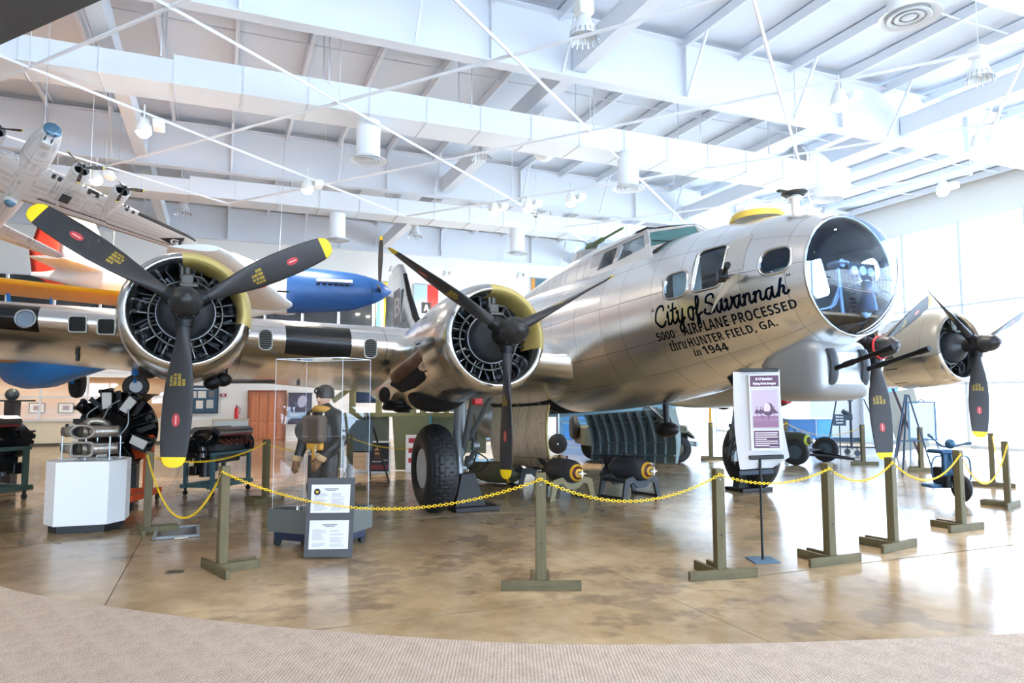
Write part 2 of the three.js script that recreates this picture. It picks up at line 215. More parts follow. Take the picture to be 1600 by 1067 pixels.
// polished, hand-worked aluminium: sheets of slightly different tone, rows of rivets
function skinMaps(w, h, rows, cols, o = {}) {
  const sv = seed; seed = o.seed || 41; const cells = [];
  const xs = [0], ys = [0]; while (xs[xs.length - 1] < w) xs.push(xs[xs.length - 1] + w / cols * rr(.7, 1.3)); while (ys[ys.length - 1] < h) ys.push(ys[ys.length - 1] + h / rows * rr(.7, 1.3));
  for (let i = 0; i < xs.length - 1; i++) for (let j = 0; j < ys.length - 1; j++) cells.push([xs[i], ys[j], xs[i + 1] - xs[i], ys[j + 1] - ys[j], rr(-1, 1)]);
  const scr = []; for (let k = 0; k < 700; k++) scr.push([rnd() * w, rnd() * h, rr(5, 50), rr(-.3, .3), rr(-1, 1)]);
  seed = sv;
  const map = canv(w, h, g => { for (const [x, y, a, b, t] of cells) { const v = 238 + t * 5; g.fillStyle = `rgb(${v | 0},${v - 1 | 0},${v - 4 | 0})`; g.fillRect(x, y, a + 1, b + 1); } for (const [x, y, l, a, t] of scr) { g.strokeStyle = t > 0 ? 'rgba(240,240,236,.10)' : 'rgba(120,118,112,.12)'; g.lineWidth = 3; g.beginPath(); g.moveTo(x, y); g.lineTo(x + l, y + l * a); g.stroke(); } g.strokeStyle = 'rgba(100,100,100,.42)'; g.lineWidth = 1.5; for (const [x, y, a, b] of cells) g.strokeRect(x, y, a, b); g.fillStyle = 'rgba(90,90,90,.5)'; for (const [x, y, a, b] of cells) { for (let k = 6; k < a; k += 11) g.fillRect(x + k, y + 5, 2, 2); for (let k = 6; k < b; k += 11) g.fillRect(x + 5, y + k, 2, 2); } if (o.draw) o.draw(g, w, h); });
  const bump = canv(w / 2, h / 2, g => { g.fillStyle = '#808080'; g.fillRect(0, 0, w, h); g.scale(.5, .5); for (const [x, y, l, a, t] of scr) { const R = 20 + l * 1.6, gd = g.createRadialGradient(x, y, 0, x, y, R), c = t > 0 ? '185,185,185' : '70,70,70'; gd.addColorStop(0, `rgba(${c},.22)`); gd.addColorStop(1, `rgba(${c},0)`); g.fillStyle = gd; g.fillRect(x - R, y - R, 2 * R, 2 * R); } g.strokeStyle = '#3c3c3c'; g.lineWidth = 2.5; for (const [x, y, a, b] of cells) g.strokeRect(x, y, a, b); for (const [x, y, l, a, t] of scr) { g.strokeStyle = t > 0 ? 'rgba(150,150,150,.35)' : 'rgba(100,100,100,.35)'; g.lineWidth = 12; g.beginPath(); g.moveTo(x, y); g.lineTo(x + l, y + l * a); g.stroke(); } }, { data: true });
  return { map, bumpMap: bump, bumpScale: o.bump || .004, metalness: 1, roughness: o.rough || .3 };
}
// lettering on the starboard nose; canvas x runs forward (u 6.4 -> .76), y from the top of the fuselage down its starboard side and up the other
const NU0 = .76, NU1 = 6.4, NW = 2048, NH = 2048;
const cx = u => (NU1 - u) / (NU1 - NU0) * NW, cy = t => t * NH;
function script(g, x, y, s, word) { // brush script made of strokes
  const G = {
    C: [.78, [[.62, .78, .68, .98, .5, 1, .42, 1.02], [.1, 1, -.02, .3, .16, .08], [.26, -.06, .5, .02, .66, .2]]],
    i: [.3, [[.02, .4, .1, .62, .1, .62], [.08, .3, .02, .02, .14, .02], [.2, .02, .26, .12, .32, .2]], [[.2, .84, .22, .88, .21, .9]]],
    t: [.34, [[.2, .98, .14, .6, .08, .3], [.04, .06, .12, .0, .2, .02], [.26, .04, .32, .12, .36, .2]], [[.0, .66, .2, .7, .38, .72]]],
    y: [.46, [[.02, .5, .12, .64, .12, .5], [.06, .1, .1, .0, .2, .02], [.3, .06, .38, .4, .42, .6]], [[.42, .6, .34, .1, .28, -.24], [.24, -.5, .06, -.5, .04, -.34], [.02, -.2, .3, -.02, .48, .16]]],
    o: [.42, [[.3, .58, .06, .66, .04, .3], [.02, -.04, .24, -.06, .32, .22], [.36, .42, .34, .58, .26, .58]], [[.3, .52, .38, .44, .46, .5]]],
    f: [.36, [[.06, .22, .3, .6, .32, .86], [.3, 1.1, .18, 1.04, .16, .8], [.12, .4, .1, .0, .06, -.3]], [[.06, -.3, .18, -.36, .18, -.1], [.18, .1, .26, .14, .4, .2]]],
    S: [.62, [[.56, .8, .6, 1.02, .38, 1.0], [.14, .98, .12, .66, .34, .54], [.56, .42, .5, .08, .26, .04], [.04, .0, -.06, .2, .04, .3]]],
    a: [.5, [[.32, .56, .1, .64, .05, .34], [.0, .0, .16, -.02, .24, .14], [.3, .3, .34, .44, .36, .6]], [[.37, .62, .31, .3, .34, .08], [.38, -.04, .48, .06, .56, .2]]],
    v: [.44, [[.02, .46, .1, .64, .14, .5], [.1, .1, .12, .0, .18, .02], [.3, .1, .4, .4, .38, .6], [.42, .5, .46, .52, .5, .54]]],
    n: [.52, [[.02, .46, .1, .64, .1, .5], [.08, .3, .06, .2, .04, .02]], [[.05, .2, .16, .6, .28, .58], [.38, .56, .3, .2, .34, .06], [.38, .0, .46, .1, .54, .2]]],
    h: [.5, [[.26, .98, .18, .6, .06, .02]], [[.08, .2, .2, .6, .3, .56], [.38, .5, .28, .2, .34, .05], [.38, .0, .46, .1, .5, .2]]],
    ' ': [.24]
  };
  g.lineCap = g.lineJoin = 'round';
  for (const ch of word) { const [adv, ...st] = G[ch]; for (const p of st) { g.beginPath(); const X = q => x + q * s, Y = q => y - q * s; g.moveTo(X(p[0][0]), Y(p[0][1])); let first = true; for (const q of p) { if (first) { g.quadraticCurveTo(X(q[2]), Y(q[3]), X(q[4]), Y(q[5])); first = false; } else g.quadraticCurveTo(X((q[0])), Y(q[1]), X(q[2]), Y(q[3])), q.length > 4 && g.quadraticCurveTo(X(q[2]), Y(q[3]), X(q[4]), Y(q[5])); } g.stroke(); } x += adv * s; }
  return x;
}
const LET = JSON.parse('{}');
function lettering(g) {
  // each line: start and end (canvas), cap height
  const line = (p, q, f) => { const dx = q[0] - p[0], dy = q[1] - p[1], a = Math.atan2(dy, dx); g.save(); g.translate(p[0], p[1]); g.rotate(a); f(Math.hypot(dx, dy)); g.restore(); };
  const fit = (txt, font, x, w, y = 0) => { g.font = font; const m = g.measureText(txt).width; g.save(); g.translate(x, y); g.scale(w / m, 1); g.fillText(txt, 0, 0); g.restore(); };
  g.fillStyle = '#14233a'; g.strokeStyle = '#14233a';
  line(TXT[0], TXT[1], w => { g.lineWidth = 9.5; const s = 78; g.save(); const x0 = script(g, -9999, -9999, s, 'City of Savannah') + 9999; g.scale(w / x0, 1); script(g, 0, 0, s, 'City of Savannah'); g.restore(); g.font = 'bold 46px serif'; g.fillText('“', -22, -44); g.fillText('”', w - 4, -58); });
  line(TXT[2], TXT[3], w => { fit('5000', 'bold 46px sans-serif', 0, w * .165); g.font = '20px sans-serif'; g.fillText('th', w * .168, -18); fit('AIRPLANE PROCESSED', 'bold 62px sans-serif', w * .235, w * .765); });
  line(TXT[4], TXT[5], w => { g.lineWidth = 8; fit('thru', 'italic bold 58px serif', 0, w * .185); fit('HUNTER FIELD, GA.', 'bold 52px sans-serif', w * .2, w * .8); });
  line(TXT[6], TXT[7], w => { fit('in', 'italic bold 46px serif', 0, w * .24); fit('1944', 'bold 54px sans-serif', w * .3, w * .7); });
}
const TXT = [[1236, 604], [1973, 608], [1206, 655], [1988, 682], [1262, 708], [1878, 733], [1381, 755], [1588, 773]];
const noseSkin = new THREE.MeshStandardMaterial({ ...skinMaps(NW, NH, 14, 9, { draw: lettering, bump: .008, rough: .27 }) });
const skin = new THREE.MeshStandardMaterial({ ...skinMaps(1024, 1024, 5, 7, { seed: 5, bump: .009, rough: .22 }) });
const cowlM = M(0xd6d6d4, .2, 1), interiorM = M(0x8d9690, .5, .4), bayM = M(0x6f7f80, .55, .2), bayDark = M(0x16181a, .7);

const bomber = thing('bomber_airplane', 'large four-engined bare-aluminium bomber airplane with glass nose and lettered side', 'airplane', V3(4.1375, 3.2159, -7.1916));
bomber.rotation.set(-.06, .4253, 0, 'YXZ');
// wing geometry
const wLE = v => 5.35 + .145 * (v - 1), wCh = v => v < 13.6 ? 5.9 - .215 * (v - 1) : (5.9 - .215 * 12.6) * Math.sqrt(Math.max(.0004, 1 - Math.pow((v - 13.6) / 2.22, 2))), wW = v => -.505 + .069 * (v - 1), wTh = v => .19 - .0045 * v;
function wPt(v, s, off = 0) { // s: 0 leading edge, +1 upper trailing edge, -1 lower trailing edge
  const av = Math.abs(v), c = wCh(av), c0 = 5.9 - .215 * (Math.min(av, 15.8) - 1), x = s * s, t = wTh(av) * (c / c0 < .99 ? c / c0 : 1), th = 5 * t * (.2969 * Math.sqrt(x) - .126 * x - .3516 * x * x + .2843 * x * x * x - .1036 * x ** 4), m = .02, cam = x < .4 ? m / .16 * (.8 * x - x * x) : m / .36 * (.2 + .8 * x - x * x);
  const le = wLE(av) + (c0 - c) * .4; return bp(le + x * c - (off ? off * (1 - x) : 0), v, wW(av) - .055 * x * c + (cam + (s >= 0 ? th : -th)) * c + (s >= 0 ? off : -off) * (x > .002 ? 1 : 0));
}
function wingSkin(sgn) { const vs = [.6, 1.2, 2, 3, 4, 5, 6, 7, 8, 9, 10, 11, 12, 13, 13.6, 14.2, 14.8, 15.2, 15.5, 15.7, 15.8], n = 44, rings = vs.map(v => { const r = []; for (let j = 0; j < n; j++) r.push(wPt(v * sgn, 1 - 2 * j / n + 1e-6)); return r; }); return loft(rings, { flip: sgn > 0, uv: (i, j, N) => [vs[i] / 7, Math.abs(j / (N - 1) - .5) * 2.2] }); }
function wingPatch(v0, v1, s0, s1, off, n = 8) { const a = [], q = []; for (let i = 0; i <= n; i++) { const v = v0 + (v1 - v0) * i / n, r = []; for (let j = 0; j <= 10; j++) r.push(wPt(v, s0 + (s1 - s0) * j / 10, off)); for (let j = 10; j >= 0; j--) r.push(wPt(v, s0 + (s1 - s0) * j / 10, off - .03)); a.push(r); } return loft(a, { flip: (v0 > 0) !== (s1 > s0) }); }
const seqU = (a, b, n) => Array.from({ length: n + 1 }, (_, i) => a + (b - a) * i / n);
const prism = (pts, v0, v1) => ext(pts.map(([u, w]) => [-u, w]), Math.abs(v1 - v0)).applyMatrix4(new THREE.Matrix4().makeBasis(V3(0, 0, 1), V3(0, 1, 0), V3(-1, 0, 0))).translate(-Math.min(v0, v1), 0, 0);   // outline in (u, w), pushed through along v
const rw = (u, w, du, dw, r, sk = 0) => rrect(du, dw, r, 4).map(p => [u + p[0] + sk * p[1], w + p[1]]);
const WIN = [rw(2.58, .18, .42, .34, .11), rw(2.05, .29, .46, .54, .07, -.03), rw(1.1, .17, .38, .3, .12)];
{ // shell with real window openings: grid in (u, angle), the cells round each window triangulated to its outline
  const NA = 96, US = seqU(NU0, NU1, 94), du = US[1] - US[0], da = 2 * PI / NA;
  const Pt = (u, a, off) => { const t = interp(FU, FT, u) - off, b = interp(FU, FB, u) - off, h = interp(FU, FH, u) - off; return bp(u, h * Math.sin(a), Math.cos(a) >= 0 ? t * Math.cos(a) : b * Math.cos(a)); };
  const Nm = (u, a) => { const p = Pt(u, a, 0), q = Pt(u + .01, a, 0).sub(p), r = Pt(u, a + .01, 0).sub(p); return q.cross(r).normalize().multiplyScalar(1); };
  const pos = [], nor = [], uvs = [], V = (u, a, off, sg) => { const p = Pt(u, a, off), n = Nm(u, a).multiplyScalar(sg); pos.push(p.x, p.y, p.z); nor.push(n.x, n.y, n.z); uvs.push((NU1 - u) / (NU1 - NU0), 1 - a / (2 * PI)); };
  const c0 = Pt(3, PI / 2, 0), sgn = Math.sign(Nm(3, PI / 2).dot(V3(c0.x, 0, 0)));
  const tri = (A, B, C) => { const area = (B[0] - A[0]) * (C[1] - A[1]) - (B[1] - A[1]) * (C[0] - A[0]); if ((area > 0) !== (sgn > 0)) [B, C] = [C, B]; for (const q of [A, B, C]) V(q[0], q[1], 0, sgn); for (const q of [A, C, B]) V(q[0], q[1], .03, -sgn); };
  const rects = []; for (const w of WIN) for (const s of [1, -1]) { const ho = w.map(([u, ww]) => { const a = Math.acos(Math.max(-1, Math.min(1, ww / interp(FU, ww > 0 ? FT : FB, u)))); return [u, s > 0 ? a : 2 * PI - a]; }), i0 = Math.floor((Math.min(...ho.map(p => p[0])) - NU0) / du - .3), i1 = Math.ceil((Math.max(...ho.map(p => p[0])) - NU0) / du + .3), j0 = Math.floor(Math.min(...ho.map(p => p[1])) / da - .3), j1 = Math.ceil(Math.max(...ho.map(p => p[1])) / da + .3); rects.push({ ho, i0, i1, j0, j1 }); }
  for (let i = 0; i < US.length - 1; i++) for (let j = 0; j < NA; j++) { if (rects.some(r => i >= r.i0 && i < r.i1 && j >= r.j0 && j < r.j1)) continue; const A = [US[i], j * da], B = [US[i + 1], j * da], C = [US[i + 1], (j + 1) * da], D = [US[i], (j + 1) * da]; tri(A, B, C); tri(A, C, D); }
  for (const { ho, i0, i1, j0, j1 } of rects) { const ou = []; for (let i = i0; i < i1; i++) ou.push([US[i], j0 * da]); for (let j = j0; j < j1; j++) ou.push([US[i1], j * da]); for (let i = i1; i > i0; i--) ou.push([US[i], j1 * da]); for (let j = j1; j > j0; j--) ou.push([US[i0], j * da]);
    const v2 = q => q.map(p => new THREE.Vector2(p[0], p[1])), all = [...ou, ...ho]; for (const [x, y, z] of THREE.ShapeUtils.triangulateShape(v2(ou), [v2(ho)])) tri(all[x], all[y], all[z]);
    for (let k = 0; k < ho.length; k++) { const p = ho[k], q = ho[(k + 1) % ho.length]; V(p[0], p[1], 0, 1); V(q[0], q[1], 0, 1); V(q[0], q[1], .03, 1); V(p[0], p[1], 0, 1); V(q[0], q[1], .03, 1); V(p[0], p[1], .03, 1); } }
  const G = new THREE.BufferGeometry(); G.setAttribute('position', new THREE.Float32BufferAttribute(pos, 3)); G.setAttribute('normal', new THREE.Float32BufferAttribute(nor, 3)); G.setAttribute('uv', new THREE.Float32BufferAttribute(uvs, 2));
  const fz = part(bomber, 'nose_section', G, noseSkin);
  for (const w of WIN) { const us = w.map(p => p[0]), ws = w.map(p => p[1]), u0 = Math.min(...us), u1 = Math.max(...us), w0 = Math.min(...ws), w1 = Math.max(...ws);
    for (const s of [1, -1]) { const P = (u, ww, o) => { const h = interp(FU, FH, u), t = interp(FU, ww > 0 ? FT : FB, u), k = Math.sqrt(Math.max(.02, 1 - (ww / t) ** 2)); return bp(u, s * (h * k + o), ww); };
      const rings = []; for (let i = 0; i <= 8; i++) { const r = []; for (let j = 0; j <= 8; j++) { const u = u0 + (u1 - u0) * i / 8, ww = w0 + (w1 - w0) * j / 8; r.push(P(u, ww, -.012)); } rings.push(r); }
      const gl = part(fz, 'window_pane', loft(rings, { closed: false, caps: false, flip: s > 0 }), glass);
      part(fz, 'window_frame', tube(w.map(([u, ww]) => P(u, ww, .004)), .016, 48, 6, true), M(0xc9cac8, .25, 1)); } }
  part(bomber, 'fuselage', loft(seqU(NU1, 22.4, 40).map(u => fusRing(u, 64)), { uv: (i, j, N) => [i / 40 * 3, j / (N - 1) * 2] }), skin);
}
// cockpit cabin: framed side walls, raked V windshield, roof, and the long fairing behind it
{
  const cabM = new THREE.MeshStandardMaterial({ ...skinMaps(512, 512, 3, 8, { seed: 9, bump: .005, rough: .3 }) });
  const CU = [5.05, 6.0, 7.0, 8.2, 9.5, 10.6], CT = [1.5, 1.49, 1.44, 1.36, 1.24, 1.12], CW = [.72, .68, .6, .48, .32, .16];
  const ring = u => { const t = interp(CU, CT, u), h = interp(CU, CW, u), lo = .62, o = []; for (const [x, y] of [[-1.16, 0], [-1.1, .35], [-1.02, .6], [-.93, .76], [-.8, .87], [-.6, .94], [-.3, .985], [0, 1], [.3, .985], [.6, .94], [.8, .87], [.93, .76], [1.02, .6], [1.1, .35], [1.16, 0]]) o.push(bp(u, -x * h, lo + (t - lo) * y)); return o; };
  const cab = part(bomber, 'cockpit_cabin', loft(seqU(5.05, 10.6, 30).map(ring), { flip: true, uv: (i, j, N) => [i / 30 * 2, j / (N - 1)] }), cabM);
  const mapG = (g, f) => { const p = g.attributes.position; for (let k = 0; k < p.count; k++) { const q = f(p.getX(k), p.getY(k), p.getZ(k)); p.setXYZ(k, q.x, q.y, q.z); } g.computeVertexNormals(); return g; };
  const sv = h => .835 - .24 * (h - .75), F = [[3.535, .965], [3.62, 1.175], [4.215, 1.18], [4.3, .93]], R = [[4.41, .925], [4.33, 1.18], [4.74, 1.185], [4.87, .915]];
  const tint = new THREE.MeshPhysicalMaterial({ color: 0x9fd0d2, roughness: .03, transmission: .8, thickness: 0 }), U = [[0, 0], [1, 0], [1, 1], [0, 1]], H = [[.05, .42], [.92, .42], [.94, .9], [.1, .9]];
  for (const s of [1, -1]) {
    part(cab, 'side_wall', mapG(ext([[3.3, .72], [3.56, 1.25], [5.12, 1.25], [5.12, .7]], .025, 0, [F, R]), (u, h, z) => bp(u, s * (sv(h) - z), h)), cabM);
    for (const w of [F, R]) part(cab, 'side_window', mapG(ext(w, .004), (u, h, z) => bp(u, s * (sv(h) - .015 - z), h)), glass);
    const Q = [bp(3.5, s * .80, .76), bp(3.02, 0, 1.0), bp(3.32, 0, 1.33), bp(3.62, s * .715, 1.25)], bil = (x, y, z) => { const p = Q[0].clone().multiplyScalar((1 - x) * (1 - y)).addScaledVector(Q[1], x * (1 - y)).addScaledVector(Q[2], x * y).addScaledVector(Q[3], (1 - x) * y); p.z -= z; return p; };
    part(cab, 'windshield_frame', mapG(ext(U, .025, 0, [H]), bil), cabM); part(cab, 'windshield', mapG(ext(H, .004), (x, y, z) => bil(x, y, z + .012)), tint);
    const w0 = bil(.42, .4, -.03), w1 = bil(.1, .6, -.03); part(cab, 'wiper', [rod(w0, w1, .008, 6), sph(.02, w0.x, w0.y, w0.z)], black);
  }
  part(cab, 'cabin_roof', loft(seqU(0, 1, 10).map(t => seqU(-.725, .725, 16).map(v => { const k = 1 - (v / .725) ** 2, u = (3.32 + .3 * Math.abs(v) / .725) * (1 - t) + 5.1 * t; return bp(u, -v, 1.235 + (.1 + .165 * Math.min(1, t * 1.6)) * Math.pow(k, .7)); })), { closed: false, caps: false }), cabM);
  part(cab, 'roof_hatch', rbox(.42, .05, .34, .02, -.05, 1.5, -4.35, .02), black);
  part(cab, 'cockpit_lining', loft(seqU(3.3, 5.04, 10).map(u => seqU(-.75, .75, 12).map(a => bp(u, (interp(FU, FH, u) + .006) * Math.sin(a), (interp(FU, FT, u) + .006) * Math.cos(a)))), { closed: false, caps: false }), M(0x2f332f, .8));
  part(cab, 'cockpit_seats', [rbox(.4, .26, .12, .04, .36, 1.16, -4.8), rbox(.4, .26, .12, .04, -.36, 1.16, -4.8)], M(0x3a3b36, .8));
}
// dorsal turret with its two guns
{
  const t = part(bomber, 'top_turret', [cyl(.46, .5, .2, 0, 1.46, -6.1, 0, 0, 0, 28)], cowlM);
  part(t, 'turret_dome', lat([[.44, 0], [.43, .08], [.36, .2], [.2, .28], [0, .3]], 24).translate(0, 1.55, -6.1), glass);
  for (const x of [-.2, .2]) part(t, 'turret_gun', [rod(V3(x, 1.68, -6.1), V3(x, 1.72, -4.95), .022), rod(V3(x, 1.68, -6.15), V3(x, 1.695, -5.6), .045)], M(0x5c7043, .5));
  part(t, 'gun_sight', [box(.12, .2, .12, 0, 1.66, -6.3), box(.16, .08, .16, 0, 1.78, -6.3)], M(0x6a5a3a, .5));
}
// nose glazing and what stands behind it
{
  const R = .69, zc = -.76, prof = []; for (let i = 0; i <= 14; i++) { const a = i / 14 * PI / 2; prof.push([R * Math.cos(a), .38 * Math.sin(a)]); }
  const fr = M(0xd2d4d4, .2, 1), dome = part(bomber, 'nose_dome', latZ(prof, 48).translate(0, -.02, zc), new THREE.MeshPhysicalMaterial({ color: 0xcfe6ff, roughness: .02, transmission: 1, thickness: 0, ior: 1.6 }));
  part(bomber, 'nose_ring', [tor(.69, .018, 0, -.02, zc), tor(.655, .014, 0, -.02, zc + .2)].slice(0, 1), fr);
  const D = (az, el) => { const x = Math.sin(az), y = Math.sin(el); const k = Math.hypot(x, y) * .69 / .69; return V3(.69 * x, -.02 + .69 * y, zc + .385 * Math.sqrt(Math.max(0, 1 - x * x - y * y))); };
  const arc = (a, b) => { const o = []; for (let i = 0; i <= 8; i++) o.push(D(a[0] + (b[0] - a[0]) * i / 8, a[1] + (b[1] - a[1]) * i / 8)); return o; };
  part(dome, 'dome_frame', [tube(arc([-.1, -1.35], [.38, -.45]), .01), tube(arc([.03, -1.35], [.5, -.35]), .008), tube(arc([.38, -.45], [.62, .25]), .008)], fr);
  const B = (u, v, w) => bp(u, v, w);
  part(bomber, 'nose_floor', box(1.15, .03, 1.5, 0, -.45, -1.6), M(0xb4875a, .6));
  part(bomber, 'nose_lining', loft(seqU(.84, 2.9, 12).map((u, i) => seqU(-1.0, 1.0, 12).map(a => { const o = .045 + (i % 3 === 0 ? .02 : 0); return bp(u, (interp(FU, FH, u) - o) * Math.sin(a), (interp(FU, FT, u) - o) * Math.cos(a)); })), { closed: false, caps: false }), M(0x40566e, .7));
  part(bomber, 'chin_well', loft(seqU(.84, 2.9, 8).map(u => seqU(PI - .9, PI + .9, 10).map(a => bp(u, (interp(FU, FH, u) - .05) * Math.sin(a), (interp(FU, FB, u) - .05) * Math.cos(a)))), { closed: false, caps: false }), M(0x34454f, .7));
  const st = part(bomber, 'turret_control', [rod(B(.88, .03, -.44), B(.9, .03, .1), .03), rod(B(.82, .03, .14), B(1.0, .03, .14), .05), tube([B(.9, .03, .08), B(.85, .1, -.15), B(.88, .22, -.4)], .018), tube([B(.9, .03, -.2), B(.85, .2, -.36), B(.9, .4, -.42)], .016), tor(.09, .014, -.03, .14, -.86, PI / 2)], M(0x8fa2b4, .35, .6));
  const pn = part(bomber, 'instrument_panel', [rbox(.46, .36, .06, .02, .45, .03, -.98), box(.06, .5, .06, .55, -.2, -1.0)], M(0x2b3947, .5));
  for (const [x, y] of [[.3, .1], [.44, .11], [.57, .1], [.36, -.04], [.5, -.05]]) part(pn, 'gauge', cyl(.055, .055, .02, x, y, -.94, PI / 2), M(0xe6eef2, .4));
  part(bomber, 'bombsight', [cyl(.1, .12, .22, .2, -.32, -.75), rbox(.2, .14, .22, .04, .2, -.16, -.75), ...Array.from({ length: 9 }, (_, i) => tor(.06, .012, .15, -.4 + i * .05, -.84, PI / 2, 0, 0, 6, 16))], M(0x3a4a5c, .35, .5));
  part(bomber, 'seat_ring', tor(.13, .035, .3, -.32, -.82, .15, .4, 0), M(0xe8eef0, .4));
  part(bomber, 'nose_bulkhead', [box(.5, 1.3, .03, .5, 0, -3.0), box(.5, 1.3, .03, -.5, 0, -3.0)], interiorM);
  // chin turret
  const cs = [[2.0, .1, -.94, -1.02], [1.88, .32, -.76, -1.22], [1.74, .39, -.7, -1.34], [1.56, .42, -.69, -1.4], [1.3, .43, -.69, -1.41], [1.1, .43, -.7, -1.41], [.98, .41, -.74, -1.39], [.92, .36, -.81, -1.33], [.89, .28, -.88, -1.24]];
  const se = (u, h, t, b) => { const o = []; for (let j = 0; j < 36; j++) { const a = j / 36 * PI * 2, c = Math.cos(a), s = Math.sin(a), e = .34; o.push(bp(u, h * Math.sign(s) * Math.abs(s) ** e, (t + b) / 2 + (t - b) / 2 * Math.sign(c) * Math.abs(c) ** e)); } return o; };
  const ct = part(bomber, 'chin_turret', loft(cs.map(c => se(...c))), M(0xa3a6a8, .42, .6));
  for (const s of [1, -1]) {
    const sl = []; for (let i = 0; i <= 10; i++) { const a = -.5 + i / 10 * 1.7; sl.push(bp(1.25 - .39 * Math.cos(a * .85), s * .25, -1.02 - .37 * Math.sin(a))); }
    part(ct, 'gun_slot', loft(sl.map((p, i) => { const q = []; for (let j = 0; j < 10; j++) { const a = j / 10 * PI * 2; q.push(V3(p.x + .065 * Math.cos(a), p.y + (i < 1 || i > 9 ? 0 : .01) * Math.sin(a), p.z + .03 * Math.sin(a))); } return q; })), M(0x2c3036, .5));
    part(ct, 'chin_gun', [rod(bp(1.1, s * .25, -1.12), bp(.12, s * .27, -.93), .027, 10), rod(bp(.72, s * .258, -1.045), bp(.6, s * .26, -1.022), .034), rod(bp(.22, s * .268, -.95), bp(.1, s * .27, -.925), .034)], darkMetal);
    part(ct, 'gun_collar', rbox(.1, .14, .1, .02, -s * .25, -1.06, -.9), M(0x9aa0a4, .4, .7));
  }
  part(bomber, 'nose_strake', [bar(bp(2.1, .2, -.9), bp(2.45, .3, -1.12), .05, .22)], darkMetal);
  // cheek gun with its fairing
  const cg = part(bomber, 'cheek_gun', [rod(bp(1.7, 1.02, .1), bp(1.28, 1.3, .12), .026, 10), rod(bp(1.34, 1.26, .117), bp(1.26, 1.315, .121), .036, 12), rbox(.11, .12, .26, .02, -1.05, .1, -1.66, 0, -.6)], darkMetal);
  part(cg, 'gun_fairing', loft([[1.58, .98, .07, .08], [1.68, .98, .02, .09], [1.8, .98, -.08, .07], [1.95, .97, -.2, .04], [2.06, .95, -.31, .01]].map(([u, v, w, r]) => { const o = []; for (let j = 0; j < 12; j++) { const a = j / 12 * PI * 2; o.push(bp(u + r * .8 * Math.cos(a), v - .04 + r * .7 * Math.sin(a), w - r * .4 * Math.cos(a))); } return o; })), M(0xd8d2c4, .4, .6));
  const gp = (u, w) => bp(u, interp(FU, FH, u) * Math.sqrt(1 - (w / interp(FU, FT, u)) ** 2) + .006, w);
  part(cg, 'gun_port_panel', loft(seqU(1.5, 1.78, 6).map(u => [.16, .3, .42, .52, .6].map(w => gp(u, w))), { closed: false, caps: false, flip: true }), M(0xc4c2bc, .4, .7));
  part(bomber, 'astrodome', [lat([[.36, 0], [.36, .03], [.33, .09]], 28).translate(0, 1.0, -2.1)], M(0xd8b84a, .5));
  part(bomber, 'astrodome_cover', lat([[.31, .0], [.28, .07], [.18, .12], [0, .14]], 28).translate(0, 1.08, -2.1), M(0xeeeae2, .35));
  part(bomber, 'nose_mast', [rod(bp(1.45, 0, .88), bp(1.45, 0, 1.12), .05, 10), cyl(.06, .1, .04, 0, 1.13, -1.45)], M(0xe8e4de, .5)); part(bomber, 'mast_cap', [cyl(.16, .12, .03, 0, 1.165, -1.45), box(.42, .02, .05, -.06, 1.18, -1.45)], black);
  part(bomber, 'pitot_mast', [rod(bp(2.3, .3, -1.0), bp(2.2, .3, -1.3), .02), rod(bp(2.3, .3, -1.3), bp(1.9, .3, -1.28), .016)], darkMetal);
  part(bomber, 'blade_antenna', [rod(bp(4.3, 0, -1.28), bp(4.3, 0, -1.62), .05), sph(.16, 0, -1.68, -4.3, 1, .75, 1.5)], darkMetal);
}
// wings and their leading-edge details
for (const s of [1, -1]) {
  const w = part(bomber, 'wing', wingSkin(s), skin);
  part(w, 'deicer_panel', wingPatch(s * 4.56, s * 5.5, -.2, .2, .006), M(0x1a1b1d, .38));
  for (const [v, rect] of [[5.78, 0], [4.28, 0], [7.85, 1], [8.2, 1]]) {
    const du = rect ? .1 : .085, dw = rect ? .1 : .14; const c = wPt(s * v, -.06, .004), fr = new THREE.Matrix4().makeTranslation(c.x, c.y + .02, c.z + (rect ? .0 : .0));
    const o = rrect(2 * du + .03, 2 * dw + .03, rect ? .03 : .08), h = rrect(2 * du, 2 * dw, rect ? .02 : .07).reverse();
    const inl = part(w, 'air_inlet', ext(o, .09, 0, [h]).translate(0, 0, -.065).rotateX(.12).rotateY(-s * .145).applyMatrix4(fr), M(0x8a867c, .45, 1));
    part(inl, 'inlet_void', ext(rrect(2 * du, 2 * dw, .03), .05).translate(0, 0, -.04).rotateX(.12).rotateY(-s * .145).applyMatrix4(fr), dark);
    if (!rect) part(inl, 'inlet_grille', Array.from({ length: 8 }, (_, i) => box(2 * du, .012, .02, 0, -dw + .03 + i * .033, .008).rotateX(.12).rotateY(-s * .145).applyMatrix4(fr)), M(0x5a5852, .5, .8));
  }
  part(w, 'landing_light_bay', wingPatch(s * 8.68, s * 9.22, -.2, .2, .006), M(0x15171a, .25, .3));
  const lc = wPt(s * 8.82, -.03, .012); part(w, 'landing_light', [cyl(.1, .1, .04, lc.x, lc.y, lc.z, PI / 2)], M(0x59626a, .12, .5)); part(w, 'landing_light_ring', tor(.115, .018, lc.x, lc.y, lc.z + .01), M(0x77797a, .4, .9));
  for (const [v, x] of [[8.3, .45], [8.38, .6], [7.3, .7], [5.0, .7]]) { const q = wPt(s * v, -x); part(w, 'tie_down', cyl(.03, .03, .08, q.x, q.y - .03, q.z), black); }
}
